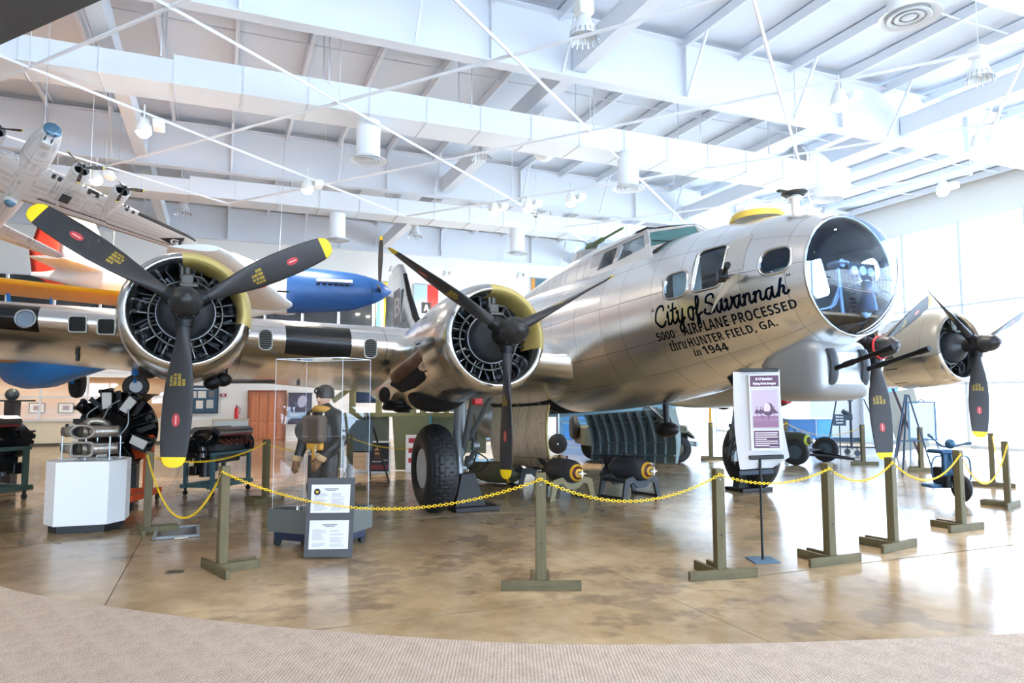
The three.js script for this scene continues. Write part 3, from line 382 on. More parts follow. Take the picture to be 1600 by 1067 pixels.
// tail
{
  const surf = (pts, n = 20, th = .1) => pts.map(([p, c, dir]) => { const r = []; for (let j = 0; j < n; j++) { const s = 1 - 2 * j / n + 1e-6, x = s * s, y = 5 * th * (.2969 * Math.sqrt(x) - .126 * x - .3516 * x * x + .2843 * x ** 3 - .1036 * x ** 4) * c * Math.sign(s); r.push(dir ? V3(p.x + y, p.y, p.z - x * c) : V3(p.x, p.y + y, p.z - x * c)); } return r; });
  const finP = [[bp(14.2, 0, 1.0), 8, 1], [bp(15.6, 0, 1.45), 6.6, 1], [bp(16.8, 0, 1.9), 5.3, 1], [bp(17.5, 0, 2.3), 4.5, 1], [bp(18.3, 0, 3.2), 3.5, 1], [bp(18.9, 0, 4.1), 2.7, 1], [bp(19.25, 0, 4.5), 2.0, 1], [bp(19.8, 0, 4.65), .9, 1]];
  const fin = part(bomber, 'tail_fin', loft(surf(finP, 24, .09), { flip: true }), skin);
  const boot = []; for (let i = 2; i <= 5; i++) { const [p, c] = finP[i], r = []; for (const s of [-.22, -.14, -.07, 0, .07, .14, .22]) { const x = s * s, y = 5 * .09 * (.2969 * Math.sqrt(x) - .126 * x) * c * Math.sign(s); r.push(V3(p.x + y * 1.06, p.y, p.z - x * c + .02)); } boot.push(r); } part(fin, 'deicer_boot', loft(boot, { closed: false, caps: false, flip: true }), M(0x1a1b1d, .5));
  const bT = canv(128, 256, (g, w, h) => { g.fillStyle = '#a9a9aa'; g.fillRect(0, 0, w, h); g.fillStyle = '#f4f4f2'; g.font = 'bold 200px sans-serif'; g.textAlign = 'center'; g.fillText('B', w / 2, 200); });
  part(fin, 'tail_letter', tr(new THREE.BoxGeometry(.02, 1.25, .9), -.2, 2.95, -19.35), [0, 1, 2, 3, 4, 5].map(i => i === 1 ? new THREE.MeshStandardMaterial({ map: bT, roughness: .5 }) : whiteD));
  for (const s of [1, -1]) part(bomber, 'tailplane', loft(surf([[bp(18.4, s * .2, .5), 3.1], [bp(18.9, s * 2.5, .5), 2.6], [bp(19.5, s * 5.2, .5), 1.8], [bp(19.8, s * 6.2, .5), 1.2], [bp(20.2, s * 6.55, .5), .4]], 20, .1), { flip: s > 0 }), skin);
  part(bomber, 'tail_turret', [sph(.4, 0, .25, -22.4, .6, .8, .8)], glass);
  part(bomber, 'ball_turret', [sph(.55, 0, -1.2, -11.4), tor(.5, .05, 0, -1.0, -11.4, PI / 2)], M(0xa9b0b2, .3, .8));
}
// ---------- engines, propellers, gear ----------
const bladeTex = canv(256, 1024, (g, w, h) => { g.fillStyle = '#2c2c2e'; g.fillRect(0, 0, w, h); g.fillStyle = '#f0cf14'; g.fillRect(0, 0, w, 74);
  for (const x of [64, 192]) { g.fillStyle = '#b5333a'; g.beginPath(); g.ellipse(x, 330, 10, 46, 0, 0, 7); g.fill(); g.strokeStyle = '#9a4a44'; g.lineWidth = 1.5; g.stroke(); g.fillStyle = '#e0c8bc'; g.fillRect(x - 1.5, 300, 3, 60);
    g.save(); g.translate(x, 640); g.rotate(PI / 2); g.fillStyle = '#d8b52a'; g.font = 'bold 12px sans-serif'; g.textAlign = 'left'; ['DES. 6477A-0', 'SERIAL NO. 738', 'ANGLE LOW 20', 'HIGH 88'].forEach((t, i) => g.fillText(t, -70, -18 + i * 13)); g.restore(); } });
const bladeM = new THREE.MeshStandardMaterial({ map: bladeTex, roughness: .5, metalness: .1 });
function bladeGeo(c75) { // pitch angle from the shaft axis, degrees; blade along +y, front +z
  const S = [[.2, .13, .13], [.3, .13, .13], [.42, .18, .115], [.58, .245, .085], [.8, .31, .06], [1.05, .335, .045], [1.3, .325, .034], [1.5, .3, .026], [1.62, .275, .022], [1.7, .24, .018], [1.745, .18, .013], [1.768, .07, .006]];
  const rings = S.map(([r, c, t]) => { const tw = (c75 + (r < 1.3 ? -17 * (1.3 - r) / .9 : 6 * (r - 1.3) / .45)) * PI / 180, o = []; for (let j = 0; j < 16; j++) { const a = j / 16 * PI * 2, x = Math.cos(a) * c / 2, z = Math.sin(a) * t / 2; /* chord from shaft axis toward rotation */ const ct = Math.cos(tw), st = Math.sin(tw); o.push(V3(-(x * st - z * ct * -1 * -1), r, x * ct + z * st)); } return o; });
  return loft(rings, { flip: true, uv: (i, j, N) => [j / (N - 1), (S[i][0] - .2) / 1.57] });
}
const finM = M(0x23262a, .45, .5), rodM = M(0x8b8d8f, .4, .8);
const cylGeo = (() => { const p = [[.07, .2]]; for (let i = 0; i < 11; i++) { const y = .24 + i * .022; p.push([.07, y], [.098, y + .003], [.098, y + .009], [.07, y + .012]); } p.push([.075, .5], [.09, .52], [.07, .56], [0, .57]); return lat(p, 14); })();
const crankGeo = latZ([[.0, .42], [.1, .42], [.14, .38], [.2, .32], [.27, .26], [.31, .16], [.32, 0], [.3, -.2], [0, -.2]], 40);
const backGeo = latZ([[0, -.22], [.6, -.22], [.64, -.24], [0, -.26]], 32);
const pushGeo = mrg([rod(V3(-.05, .26, .1), V3(-.07, .53, .06), .011), rod(V3(.05, .26, .1), V3(.07, .53, .06), .011)]);
const rockGeos = [-.07, .07].map(x => rbox(.05, .05, .1, .012, x, .545, .03));
const intakeGeo = tube([V3(.1, .24, -.1), V3(.13, .36, -.06), V3(.11, .5, -.02)], .026, 10, 8), baffleGeo = box(.015, .28, .16, .155, .4, -.02), headGeo = rbox(.15, .07, .13, .02, 0, .525, 0);
const plugGeo = tube([V3(.0, .3, .2), V3(.05, .38, .16), V3(.03, .46, .1)], .009, 8, 5);
function engine(v, u, w, c75, rot, port, inboard) {
  const cxx = -v, g = (geo) => geo.translate(cxx, w, -u);
  const zl = -.32; // cowl lip behind the propeller plane
  // cowl: nose ring and panels in sectors
  const noseP = [[.56, -.5], [.565, -.22], [.575, -.08], [.6, -.01], [.635, .01], [.68, -.04], [.715, -.15], [.735, -.32]], sideP = [[.735, -.325], [.745, -.5], [.745, -.9], [.73, -.9], [.73, -.33]];
  // phi 0 is down (-y), grows toward +x (port)
  const secs = port ? [[PI / 2 + .15 - 1.57 + 3.14 - .05, 1.65, khaki], [0, 0]] : null;
  const kk = port ? M(0x75736a, .4) : khaki, kh = port ? [PI * .98, PI * .60] : [PI * .43, PI * .60];   // painted upper inboard sector: start, length
  const R2 = 2 * PI, S3 = [[kh[0], kh[1], kk], [kh[0] + kh[1], (R2 - kh[1]) / 2, cowlM], [kh[0] + kh[1] + (R2 - kh[1]) / 2, (R2 - kh[1]) / 2, cowlM]];
  const nac = part(bomber, 'engine_nacelle', [new THREE.BufferGeometry()].slice(1).concat((() => {
    const D = inboard ? [[1.2, .71, .71, .71], [1.8, .71, .66, .76], [2.4, .7, .58, .8], [3.2, .62, .5, .78], [4.2, .52, .42, .74], [5.4, .38, .3, .58], [6.6, .16, .16, .38]] : [[1.2, .71, .71, .71], [1.8, .68, .66, .7], [2.4, .64, .57, .66], [3.2, .55, .46, .56], [4.2, .42, .36, .48], [5.4, .2, .2, .36]];
    const ds = seqU(1.2, D[D.length - 1][0], 22), col = k => D.map(r => r[k]);
    const rings = ds.map(d => { const h = interp(col(0), col(1), d), t = interp(col(0), col(2), d), b = interp(col(0), col(3), d), o = []; for (let j = 0; j < 40; j++) { const a = j / 40 * R2, c = Math.cos(a); o.push(V3(cxx - h * Math.sin(a), w + (c > 0 ? t : b) * c, -u + zl - d)); } return o; });
    return [loft(rings, { uv: (i, j, N) => [i / 22 * 1.2, j / (N - 1)] })]; })()), skin);
  for (const [a, l, m] of S3) { part(nac, 'cowl_ring', g(latZ(noseP, 20, a, l - .004).translate(0, 0, zl)), m); part(nac, 'cowl_panel', g(latZ(sideP, 20, a, l - .006).translate(0, 0, zl)), m); }
  for (let k = 0; k < 12; k++) part(nac, 'cowl_flap', g(latZ([[.735, -.9], [.74, -1.2], [.73, -1.22], [.725, -.9]], 4, k / 12 * R2, R2 / 12 - .03).translate(0, 0, zl)), cowlM);
  part(nac, 'cowl_lining', g(latZ([[.56, -.5], [.62, -1.2], [0, -1.22], [0, -1.215], [.61, -1.19], [.555, -.5]], 32).translate(0, 0, zl)), dark);
  const en = part(bomber, 'radial_engine', g(mrg([crankGeo.clone(), latZ([[.33, .05], [.335, .03], [.33, .01]], 40)]).translate(0, 0, zl - .3)), M(0x2e3338, .4, .3));
  part(en, 'back_plate', g(backGeo.clone().translate(0, 0, zl - .5)), dark);
  part(en, 'crankcase_rim', g(tor(.318, .012, 0, 0, zl - .22, 0, 0, 0, 6, 40)), rodM);
  for (let k = 0; k < 9; k++) { const a = k / 9 * R2 + PI / 9 * 0; const X = (geo) => g(geo.clone().rotateZ(a).translate(0, 0, zl - .45)); part(en, 'cylinder', X(cylGeo), finM); part(en, 'push_rods', X(pushGeo), rodM); for (const q of rockGeos) part(en, 'rocker_box', X(q), finM); part(en, 'ignition_lead', X(plugGeo), M(0x5c5c58, .4, .6)); part(en, 'intake_pipe', X(intakeGeo), M(0x84868a, .35, .8)); part(en, 'baffle', X(baffleGeo), M(0x15171a, .5)); part(en, 'cylinder_head', X(headGeo), M(0x55585b, .4, .7)); }
  part(en, 'ignition_ring', g(tor(.4, .014, 0, 0, zl - .3, 0, 0, 0, 6, 40)), M(0x6a6a60, .4, .7)); part(en, 'case_bolts', g(mrg(Array.from({ length: 18 }, (_, k) => cyl(.012, .012, .03, .3 * Math.cos(k * R2 / 18), .3 * Math.sin(k * R2 / 18), zl - .2, PI / 2, 0, 0, 6)))), M(0x8a8c8e, .35, .8));
  part(en, 'governor', g(mrg([rbox(.14, .16, .14, .02, 0, .36, zl - .14), cyl(.04, .04, .12, 0, .46, zl - .12), cyl(.025, .025, .14, -.06, .45, zl - .1), rbox(.2, .05, .08, .015, .02, .3, zl - .06), tube([V3(.06, .42, zl - .1), V3(.16, .4, zl - .1), V3(.24, .32, zl - .14)], .018)])), M(0x4c4c47, .45, .7));
  const pr = part(bomber, 'propeller', g(latZ([[.0, .43], [.05, .43], [.06, .4], [.12, .36], [.155, .28], [.165, .16], [.175, .14], [.175, .1], [.15, .08], [.15, -.1], [.13, -.12], [.12, -.3], [0, -.3]], 32)), M(0x2a2b2d, .42, .3));
  if (v === -3.226) part(pr, 'red_band', g(tor(.172, .022, 0, 0, .12, 0, 0, 0, 8, 28)), red);
  part(pr, 'hub_bolts', g(mrg(Array.from({ length: 12 }, (_, k) => cyl(.012, .012, .03, .165 * Math.cos(k * R2 / 12), .165 * Math.sin(k * R2 / 12), .15, PI / 2, 0, 0, 6)))), black);
  for (let k = 0; k < 3; k++) { const a = PI + k * R2 / 3 + rot; part(pr, 'blade', g(bladeGeo(c75).rotateZ(a)), bladeM); part(pr, 'blade_socket', g(cyl(.085, .1, .12, 0, .19, 0).rotateZ(a)), darkMetal); }
  return nac;
}
const nac4 = engine(6.834, 3.687, -.204, 70, -.038, false, false), nac3 = engine(3.226, 3.071, -.464, 4, -.04, false, true);
const nac2 = engine(-3.226, 3.071, -.464, 60, .008, true, true), nac1 = engine(-6.834, 3.687, -.204, 46, -.13, true, false);
{ // inboard starboard nacelle: exhaust collector in its recess, intercooler opening, wheel well
  const brown = new THREE.MeshStandardMaterial({ map: (() => { const A = noiseField(128, [4, 9, 30], 8); return dataTex(128, k => { const v = A[k] * 90 - 45; return [cl(112 + v), cl(88 + v), cl(74 + v)]; }, true); })(), roughness: .45, metalness: .6 });
  for (const s of [1, -1]) { const q = (u, v, w) => bp(u, s * v, w), P = s > 0 ? nac3 : nac2;
    part(P, 'exhaust_pipe', rod(q(4.3, 3.86, -.58), q(5.6, 3.94, -.80), .12, 20, .1), brown);
    part(P, 'exhaust_recess', loft([[4.2, .05, .1], [4.5, .2, .2], [5.0, .24, .22], [5.6, .2, .2], [5.95, .04, .08]].map(([u, h]) => { const o = []; for (let j = 0; j < 14; j++) { const a = j / 14 * 2 * PI; o.push(q(u, 3.80 + .08 * Math.cos(a) + (u - 4.2) * .04, -.68 - (u - 4.3) * .12 + h * Math.sin(a))); } return o; }), { flip: s < 0 }), dark);
    part(P, 'intercooler_opening', sph(.16, -s * 3.95, -1.02, -6.3, .5, .8, 1.2), dark);
    part(P, 'wheel_well', sph(.5, -s * 3.3, -1.08, -5.6, .86, .5, 1.35), dark);
    part(P, 'safety_cover', rbox(.13, .12, .13, .02, -s * 2.98, -1.2, -4.75), red);
    part(P, 'turbocharger', [cyl(.27, .3, .12, -s * 3.5, -1.12, -7.0, .12), tor(.26, .05, -s * 3.5, -1.18, -7.0, PI / 2), sph(.16, -s * 3.5, -1.18, -7.0, 1, .6, 1)], darkMetal);
    // main gear
    const gear = part(bomber, 'main_gear', [rod(q(5.75, 2.86, -.9), q(6.0, 2.82, -2.0), .1, 16), rod(q(6.0, 2.82, -1.7), q(6.01, 2.82, -2.3), .075, 16), rod(q(6.01, 2.7, -2.2), q(6.01, 3.3, -2.2), .06, 12)], M(0x8d9293, .4, .5));
    part(gear, 'drag_brace', [rod(q(4.9, 2.95, -1.0), q(6.0, 2.74, -1.95), .05), rod(q(4.55, 2.75, -1.0), q(5.85, 2.7, -1.75), .042)], M(0x777c7d, .45, .5));
    part(gear, 'torque_link', [bar(q(5.95, 2.7, -1.6), q(5.6, 2.65, -1.85), .05, .06), bar(q(5.6, 2.65, -1.85), q(5.95, 2.7, -2.15), .05, .06), cyl(.07, .07, .1, -s * 2.68, -1.86, -5.62, 0, 0, PI / 2), cyl(.09, .09, .1, -s * 2.66, -2.1, -5.95, 0, 0, PI / 2)], M(0x6c7274, .4, .6));
    part(gear, 'brake_hose', [tube([q(5.7, 2.74, -1.0), q(5.62, 2.68, -1.5), q(5.8, 2.6, -2.0), q(5.95, 2.66, -2.25)], .014, 24, 6), tube([q(5.9, 2.66, -1.9), q(5.75, 2.42, -2.1), q(5.9, 2.52, -2.26), q(6.0, 2.7, -2.2)], .012, 24, 6)], black);
    const tp = []; for (let i = 0; i <= 32; i++) { const a = -PI * .84 + i / 32 * PI * 1.68; tp.push([.445 + .245 * Math.cos(a), .25 * Math.sin(a)]); }
    const tg = lat([[.22, -.16], ...tp, [.22, .16]], 64); const trd = canv(512, 64, (c, W, Hh) => { c.fillStyle = '#999'; c.fillRect(0, 0, W, Hh); c.fillStyle = '#222'; for (let r = 0; r < 6; r++) { const y = 21 + r * 4; c.fillRect(0, y, W, 1); for (let x = (r % 2) * 8; x < W; x += 16) c.fillRect(x, y, 2, 4); } }, { data: true });
    const TOE = -.02; const wh = part(gear, 'tire', tg.rotateZ(PI / 2).rotateY(TOE).translate(-s * 3.226, -2.183, -6.013), new THREE.MeshStandardMaterial({ color: 0x1b1c1e, roughness: .5, bumpMap: trd, bumpScale: .02 }));
    part(gear, 'wheel_disc', [lat([[0, .2], [.12, .21], [.3, .205], [.37, .18], [.39, .13], [.3, .1]], 40).rotateZ(PI / 2).rotateY(TOE).translate(-s * 3.226, -2.183, -6.013)], M(0xc9c8c3, .55, .1));
    part(gear, 'rim_bolts', Array.from({ length: 20 }, (_, k) => { const a = k / 20 * 2 * PI; return cyl(.016, .016, .02, -.2, .325 * Math.cos(a), .325 * Math.sin(a), 0, 0, PI / 2, 8).rotateY(TOE).translate(-s * 3.226, -2.183, -6.013); }), dark);
  }
  // bomb bay: open doors, ribbed inside
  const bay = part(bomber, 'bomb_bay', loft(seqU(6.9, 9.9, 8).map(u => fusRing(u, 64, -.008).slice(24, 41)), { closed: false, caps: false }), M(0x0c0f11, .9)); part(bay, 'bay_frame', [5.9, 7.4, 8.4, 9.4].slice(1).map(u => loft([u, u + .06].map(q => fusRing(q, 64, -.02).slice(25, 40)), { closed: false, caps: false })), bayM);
  const door = (v, u0, u1, w0, w1, inside) => {
    const pr = (u, t) => bp(u, v + (inside ? -.14 : .14) * Math.sin(t * PI) * .7, w0 + (w1 - w0) * t), rings = seqU(0, 1, 8).map(t => seqU(u0, u1, 4).map(u => pr(u, t)));
    const d = part(bomber, 'bomb_bay_door', [loft(rings, { closed: false, caps: false }), loft(rings.map(r => r.map(p => p.clone().add(V3(.015, 0, 0)))), { closed: false, caps: false, flip: true })], inside ? bayM : new THREE.MeshStandardMaterial({ ...skinMaps(256, 256, 3, 1, { seed: 77, bump: .006, rough: .36 }) }));
    if (inside) { for (let k = 0; k <= 9; k++) { const u = u0 + (u1 - u0) * k / 9; const g = seqU(0, 1, 8).map(t => { const p = pr(u, t), dd = .05 + .13 * (1 - t); return [p.clone().add(V3(0, 0, .012)), p.clone().add(V3(-dd, 0, .012)), p.clone().add(V3(-dd, 0, -.012)), p.clone().add(V3(0, 0, -.012))]; }); part(d, 'door_rib', loft(g), bayM); }
      for (const t of [.12, .22, .62, .86]) part(d, 'door_stringer', bar(pr(u0, t).add(V3(-.05, 0, 0)), pr(u1, t).add(V3(-.05, 0, 0)), .1, .025), bayM); }
    else part(d, 'door_edge', seqU(0, 1, 8).slice(0, 8).map((t, k) => bar(pr(u0, k / 8), pr(u0, (k + 1) / 8), .05, .03)), khaki);
    part(d, 'door_strut', [rod(bp(u0 + .3, v * .5, -1.1), pr(u0 + .2, .35), .02)], steel);
    return d; };
  door(.55, 7.15, 9.9, -1.06, -2.32, false); door(-1.0, 5.4, 8.25, -1.3, -2.26, true);
}
{ // wheel chock stands under the main wheels
  for (const s of [1, -1]) { const p = bomber.localToWorld(bp(6.0, s * 2.95, 0)); bomber.updateMatrixWorld(true); const q = bomber.localToWorld(bp(5.95, s > 0 ? 2.72 : -2.98, -2.2)); const c = thing('jack_stand', s > 0 ? 'black steel jack stand beside the nearer main wheel of the bomber' : 'black steel jack stand under the far main wheel behind the poster sign', 'stand', V3(q.x, 0, q.z), .4253);
    part(c, 'base_plate', rbox(.75, .07, .5, .01, .12, .036, 0), black); part(c, 'foot', ext([[-.2, 0], [.3, 0], [.12, .5], [-.1, .5]], .16, .01).translate(0, .07, -.08), black); }
}
{ // drains and turbo fairings under the outboard starboard nacelle
  for (const [v, u, w, r] of [[7.25, 5.3, -.78, .13], [6.5, 5.5, -.92, .11], [6.35, 5.9, -.84, .12]]) part(nac4, 'exhaust_outlet', [sph(r, -v, w, -u, 1, .8, 1.2), cyl(r * .5, r * .5, .2, -v, w + .1, -u)], darkMetal);
  part(nac4, 'outlet_pipe', rod(V3(-6.3, -.86, -5.9), V3(-5.6, -.8, -6.6), .03), steel);
}
{ // scale model of the same bomber, hung from the ceiling at upper left
  const m = bomber.clone(); m.name = numbered('model_airplane'); scene.add(m); m.userData = {}; tag(m, 'grey scale-model bomber hanging near the ceiling at upper left', 'model airplane');
  const lines = (n, s) => canv(512, 512, g => { g.fillStyle = '#c6c4c2'; g.fillRect(0, 0, 512, 512); const sv = seed; seed = s; for (let k = 0; k < n; k++) { g.strokeStyle = `rgba(70,68,70,${rr(.25, .8)})`; g.lineWidth = rr(1, 4); const x = rnd() * 512, y = rnd() * 512, l = rr(40, 260); g.beginPath(); g.moveTo(x, y); rnd() < .5 ? g.lineTo(x + l, y) : g.lineTo(x, y + l * .6); g.stroke(); } for (let k = 0; k < 40; k++) { g.fillStyle = `rgba(110,108,112,${rr(.05, .25)})`; g.fillRect(rnd() * 512, rnd() * 512, rr(20, 120), rr(10, 50)); } seed = sv; });
  const grey = new THREE.MeshStandardMaterial({ map: lines(60, 12), roughness: .55 }), greyD = M(0x2e2e30, .6), nav = M(0x51748c, .2, .2); const drop = [];
  m.traverse(o => { if (o === m || !o.isMesh) return; if (/main_gear|nose_floor|turret_control|instrument|bombsight|seat_ring|nose_bulkhead|bomb_bay|radial_engine|cheek_gun|tail_letter|exhaust|wheel_well|intercooler|nose_mast|mast_cap|astrodome|safety|strake|blade_antenna|governor|turbo|landing_light/.test(o.name)) drop.push(o); else if (/nose_dome/.test(o.name)) o.material = nav; else if (o.material !== glass && !/blade|deicer|propeller|gun|inlet_void|lining/.test(o.name)) o.material = grey; });
  for (const o of drop) o.parent.remove(o);
  m.scale.setScalar(.2); m.position.set(-7.522, 6.254, -11.28); m.rotation.set(-.3, .851, -.31, 'YXZ');
  part(m, 'leading_edge_boot', wingPatch(-9.2, -15.2, -.26, .2, .02, 16), greyD); part(m, 'aileron_gap', wingPatch(-7.5, -13.5, -.895, -.91, .02, 16), greyD); part(m, 'flap_gap', wingPatch(-1.6, -7.4, -.86, -.88, .02, 10), greyD);
  for (const v of [-1.6, -2.1, -4.6, -5.3, -8.0, -8.6]) part(m, 'wing_vent', wingPatch(v, v - .3, -.12, -.3, .02, 2), greyD);
  part(m, 'wheel_bay', wingPatch(-2.9, -3.7, -.5, -.68, .75, 3), greyD); part(m, 'ball_turret_glass', sph(.5, 0, -1.35, -11.4), nav);
  const q = (v, s) => wPt(v, s, .03), A = q(-12.2, -.8), B2 = q(-14.1, -.36), C2 = q(-14.5, -.93), tri = new THREE.BufferGeometry().setFromPoints([A, B2, C2, A, C2, B2]); tri.computeVertexNormals(); part(m, 'wing_triangle', tri, greyD);
  const font = await new FontLoader().loadAsync('fonts/droid/droid_sans_bold.typeface.json'), G = new TextGeometry('G', { font, size: .95, depth: .02, curveSegments: 6 }); G.center(); G.rotateX(PI / 2); G.rotateY(-.25); const c = A.clone().add(B2).add(C2).multiplyScalar(1 / 3); G.translate(c.x, c.y - .03, c.z); part(m, 'wing_letter', G, white);
  for (const [x, z] of [[0, -4], [5, -8], [-5, -8]]) { const p = m.localToWorld(V3(x, 1, z)); m.updateMatrixWorld(true); const P = m.localToWorld(V3(x, .9, z)); const w = thing('hanging_wire', ['thin wire over the nose of the model airplane', 'thin wire over the right-hand wing of the model airplane', 'thin wire over the left wing of the model airplane outside the frame'][x === 0 ? 0 : x > 0 ? 1 : 2], 'wire', P); part(w, 'wire_strand', rod(V3(0, 0, 0), V3(0, 9.4 - P.y, 0), .006, 5), M(0xc9ccd0, .4)); }
}
// ---------- ducts, lighting grid, lamps ----------
const ductM = M(0xe9edf1, .5), ringM = M(0xd8dde2, .45);
function duct(b, a0, a1, label) {
  const d = thing('air_duct', label, 'air duct', hp(0, b, 0), HALL);
  for (let a = a0; a < a1 - .01; a += 1.22) { const l = Math.min(1.22, a1 - a), h = a < -1.8 ? .46 : .56; part(d, 'duct_section', box(l - .015, h, .9, a + l / 2, 7.62 + h / 2, 0), ductM); part(d, 'duct_flange', box(.02, h + .03, .93, a, 7.62 + h / 2, 0), ringM); }
  for (let a = a0 + 1; a < a1; a += 3.05) for (const z of [.46, -.46]) part(d, 'duct_hanger', box(.03, 1.6, .01, a, 8.9, z), ringM);
  return d;
}
duct(14.6, -14.4, 16.1, 'long white rectangular air duct hung nearer the camera across the hall'); duct(22.4, -14.4, 16.1, 'long white rectangular air duct hung farther back behind the second girder'); 
const diffs = [[2.75, 14.6, 'white round air outlet with ringed diffuser, above and left of the inner left engine'], [8.9, 14.2, 'white round air outlet with ringed diffuser, above the bomber cockpit'], [3.3, 22.5, 'white round air outlet with diffuser beside the raised tip of the right-hand propeller blade'], [9.4, 22.2, 'white round air outlet with diffuser low over the bomber spine'], [8.26, 6.24, 'large white ringed air diffuser at the top right of the ceiling']];
for (const [a, b, lab] of diffs) {
  const g = thing('air_diffuser', lab, 'air vent', hp(a, b, 6.8), HALL, 'round air outlets');
  part(g, 'drop_duct', cyl(.25, .25, .86, 0, .43, 0, 0, 0, 0, 28), ductM); part(g, 'diffuser_cone', lat([[.25, .06], [.36, .0], [.385, -.01], [.385, -.03], [.33, -.01], [.25, .04]], 32), ductM);
  for (const r of [.26, .17]) part(g, 'diffuser_ring', lat([[r - .05, -.02], [r, -.035], [r + .015, -.02], [r - .03, .03]], 28), ringM); part(g, 'diffuser_core', lat([[0, -.03], [.08, -.03], [.1, -.015], [.06, .02], [0, .02]], 20), ringM); part(g, 'throat', cyl(.24, .24, .02, 0, .1, 0), M(0x53585c, .8));
}
{ // top-right diffuser hangs from a duct of its own
  const d = thing('air_duct', 'white duct at the top right feeding the large ceiling diffuser', 'air duct', hp(8.26, 6.24, 7.66), HALL); part(d, 'duct_section', box(4, .5, .8, 1.2, .25, 0), ductM);
  const e = thing('duct_elbow', 'thick white round duct elbow seen above the bomber nose', 'air duct', hp(15.6, 14.6, 8.1), HALL); part(e, 'elbow', new THREE.TorusGeometry(1.0, .42, 16, 24, PI * .55).translate(-.9, -.75, 0), ductM); part(e, 'elbow_collar', [cyl(.44, .44, .12, -.9, .25, 0, 0, 0, PI / 2)], ringM);
}
{ // diamond lattice of lighting pipes
  const g = thing('lighting_grid', 'white pipe lattice in large diamonds hung under the roof girders', 'pipe grid', hp(0, 0, 7.5), HALL), e1 = [2.83, 2.45], e2 = [-2.38, 3.03], o = [1.98, 13.54], P = (i, j) => V3(o[0] + i * e1[0] + j * e2[0], 0, -(o[1] + i * e1[1] + j * e2[1]));
  const ok = p => p.x > -13 && p.x < 19 && -p.z > 4 && -p.z < 23.5;
  for (let i = -9; i <= 9; i++) for (let j = -9; j <= 9; j++) { const p = P(i, j); if (!ok(p)) continue; for (const q of [P(i + 1, j), P(i, j + 1)]) if (ok(q)) part(g, 'pipe', rod(p, q, .03, 8), white); part(g, 'pipe_joint', sph(.045, p.x, p.y, p.z, 1, 1, 1, 10), white); if ((i + j) % 2 === 0) part(g, 'drop_rod', rod(p, V3(p.x, 2.0, p.z), .008, 5), white); }
}
const bulbM = new THREE.MeshStandardMaterial({ color: 0xffffff, emissive: 0xfff0d8, emissiveIntensity: 40 }), canM = M(0xeeeeea, .4);
const LAMPI = 17;
function spot(a, b, lab, k = 1, aim = null) {
  const g = thing('track_spotlight', lab, 'spotlight', hp(a, b, 7.15), HALL, 'spotlights on the pipe lattice'); g.scale.setScalar(1.35);
  part(g, 'clamp', rod(V3(0, .05, 0), V3(0, .37, 0), .012), canM); part(g, 'ballast_box', rbox(.16, .12, .3, .02, .2, .08, 0), canM);
  part(g, 'housing', lat([[.03, .16], [.07, .15], [.11, .02], [.115, -.06], [.105, -.06], [.1, .0], [.06, .12], [.0, .13]], 20), canM); part(g, 'lamp_bulb', sph(.1, 0, -.05, 0, 1, .9, 1, 14), bulbM);
  const l = new THREE.SpotLight(0xffeedd, LAMPI * k * 4, 0, 1.25, 1, 2); l.position.set(0, -.12, 0); l.target.position.set(0, -6, 0); l.castShadow = true; g.add(l, l.target); return g;
}
for (const [a, b, lab] of [[-1.57, 15.5, 'bright spotlight on the lattice above the left propeller, before the white girder'], [-2.96, 19.5, 'bright spotlight beside the grey model airplane wing'], [1.91, 18.3, 'bright spotlight above and right of the upper left propeller tip'], [7.1, 18.5, 'left of the pair of glaring spotlights over the middle of the bomber'], [7.85, 17.8, 'right of the pair of glaring spotlights over the middle of the bomber'], [8.7, 16.8, 'spotlight just right of the small grey ball sensor'], [10.26, 9.2, 'bright spotlight on the lattice against the nearest girder at right'], [14.77, 9.7, 'bright spotlight at the far upper right near the frame edge'], [17.1, 12.2, 'bright spotlight lowest at right above the window wall'], [6.6, 29.2, 'far spotlight near the back wall behind the upper blade of the inner engine'], [9.0, 29.4, 'far spotlight near the back wall left of the yellow cowl edge'], [12.2, 28.6, 'far spotlight near the back wall above the small teal banner'], [-4.5, 27.0, 'far spotlight near the back wall above the gallery glass']]) spot(a, b, lab);
for (const [a, b, lab] of [[-6.2, 9.5, 'spotlight on the lattice outside the frame at left'], [1.8, 5.2, 'spotlight on the lattice overhead behind the frame top'], [6.7, 4.6, 'spotlight on the lattice overhead at right outside the frame'], [-8.2, 14.4, 'spotlight on the lattice beyond the left frame edge']]) spot(a, b, lab, .55);
function highbay(a, b, y, lab) {
  const g = thing('high_bay_lamp', lab, 'ceiling lamp', hp(a, b, y), HALL, 'conical high bay lamps');
  part(g, 'hanger', rod(V3(0, .42, 0), V3(0, 1.5, 0), .01), canM); part(g, 'driver_box', rbox(.28, .26, .28, .05, 0, .34, 0), canM); part(g, 'reflector', lat([[.07, .22], [.1, .2], [.2, -.04], [.25, -.16], [.24, -.16], [.19, -.04], [.09, .19]], 24), M(0xf2f4f6, .3));
  for (let k = 0; k < 16; k++) { const t = k / 16 * 2 * PI; part(g, 'reflector_rib', rod(V3(.2 * Math.cos(t), -.06, .2 * Math.sin(t)), V3(.26 * Math.cos(t), -.24, .26 * Math.sin(t)), .016, 6), M(0xd0d4d8, .2, .8)); }
  part(g, 'lamp_bulb', sph(.07, 0, -.02, 0, 1, 1.4, 1, 12), M(0xf2f2f2, .3));
}
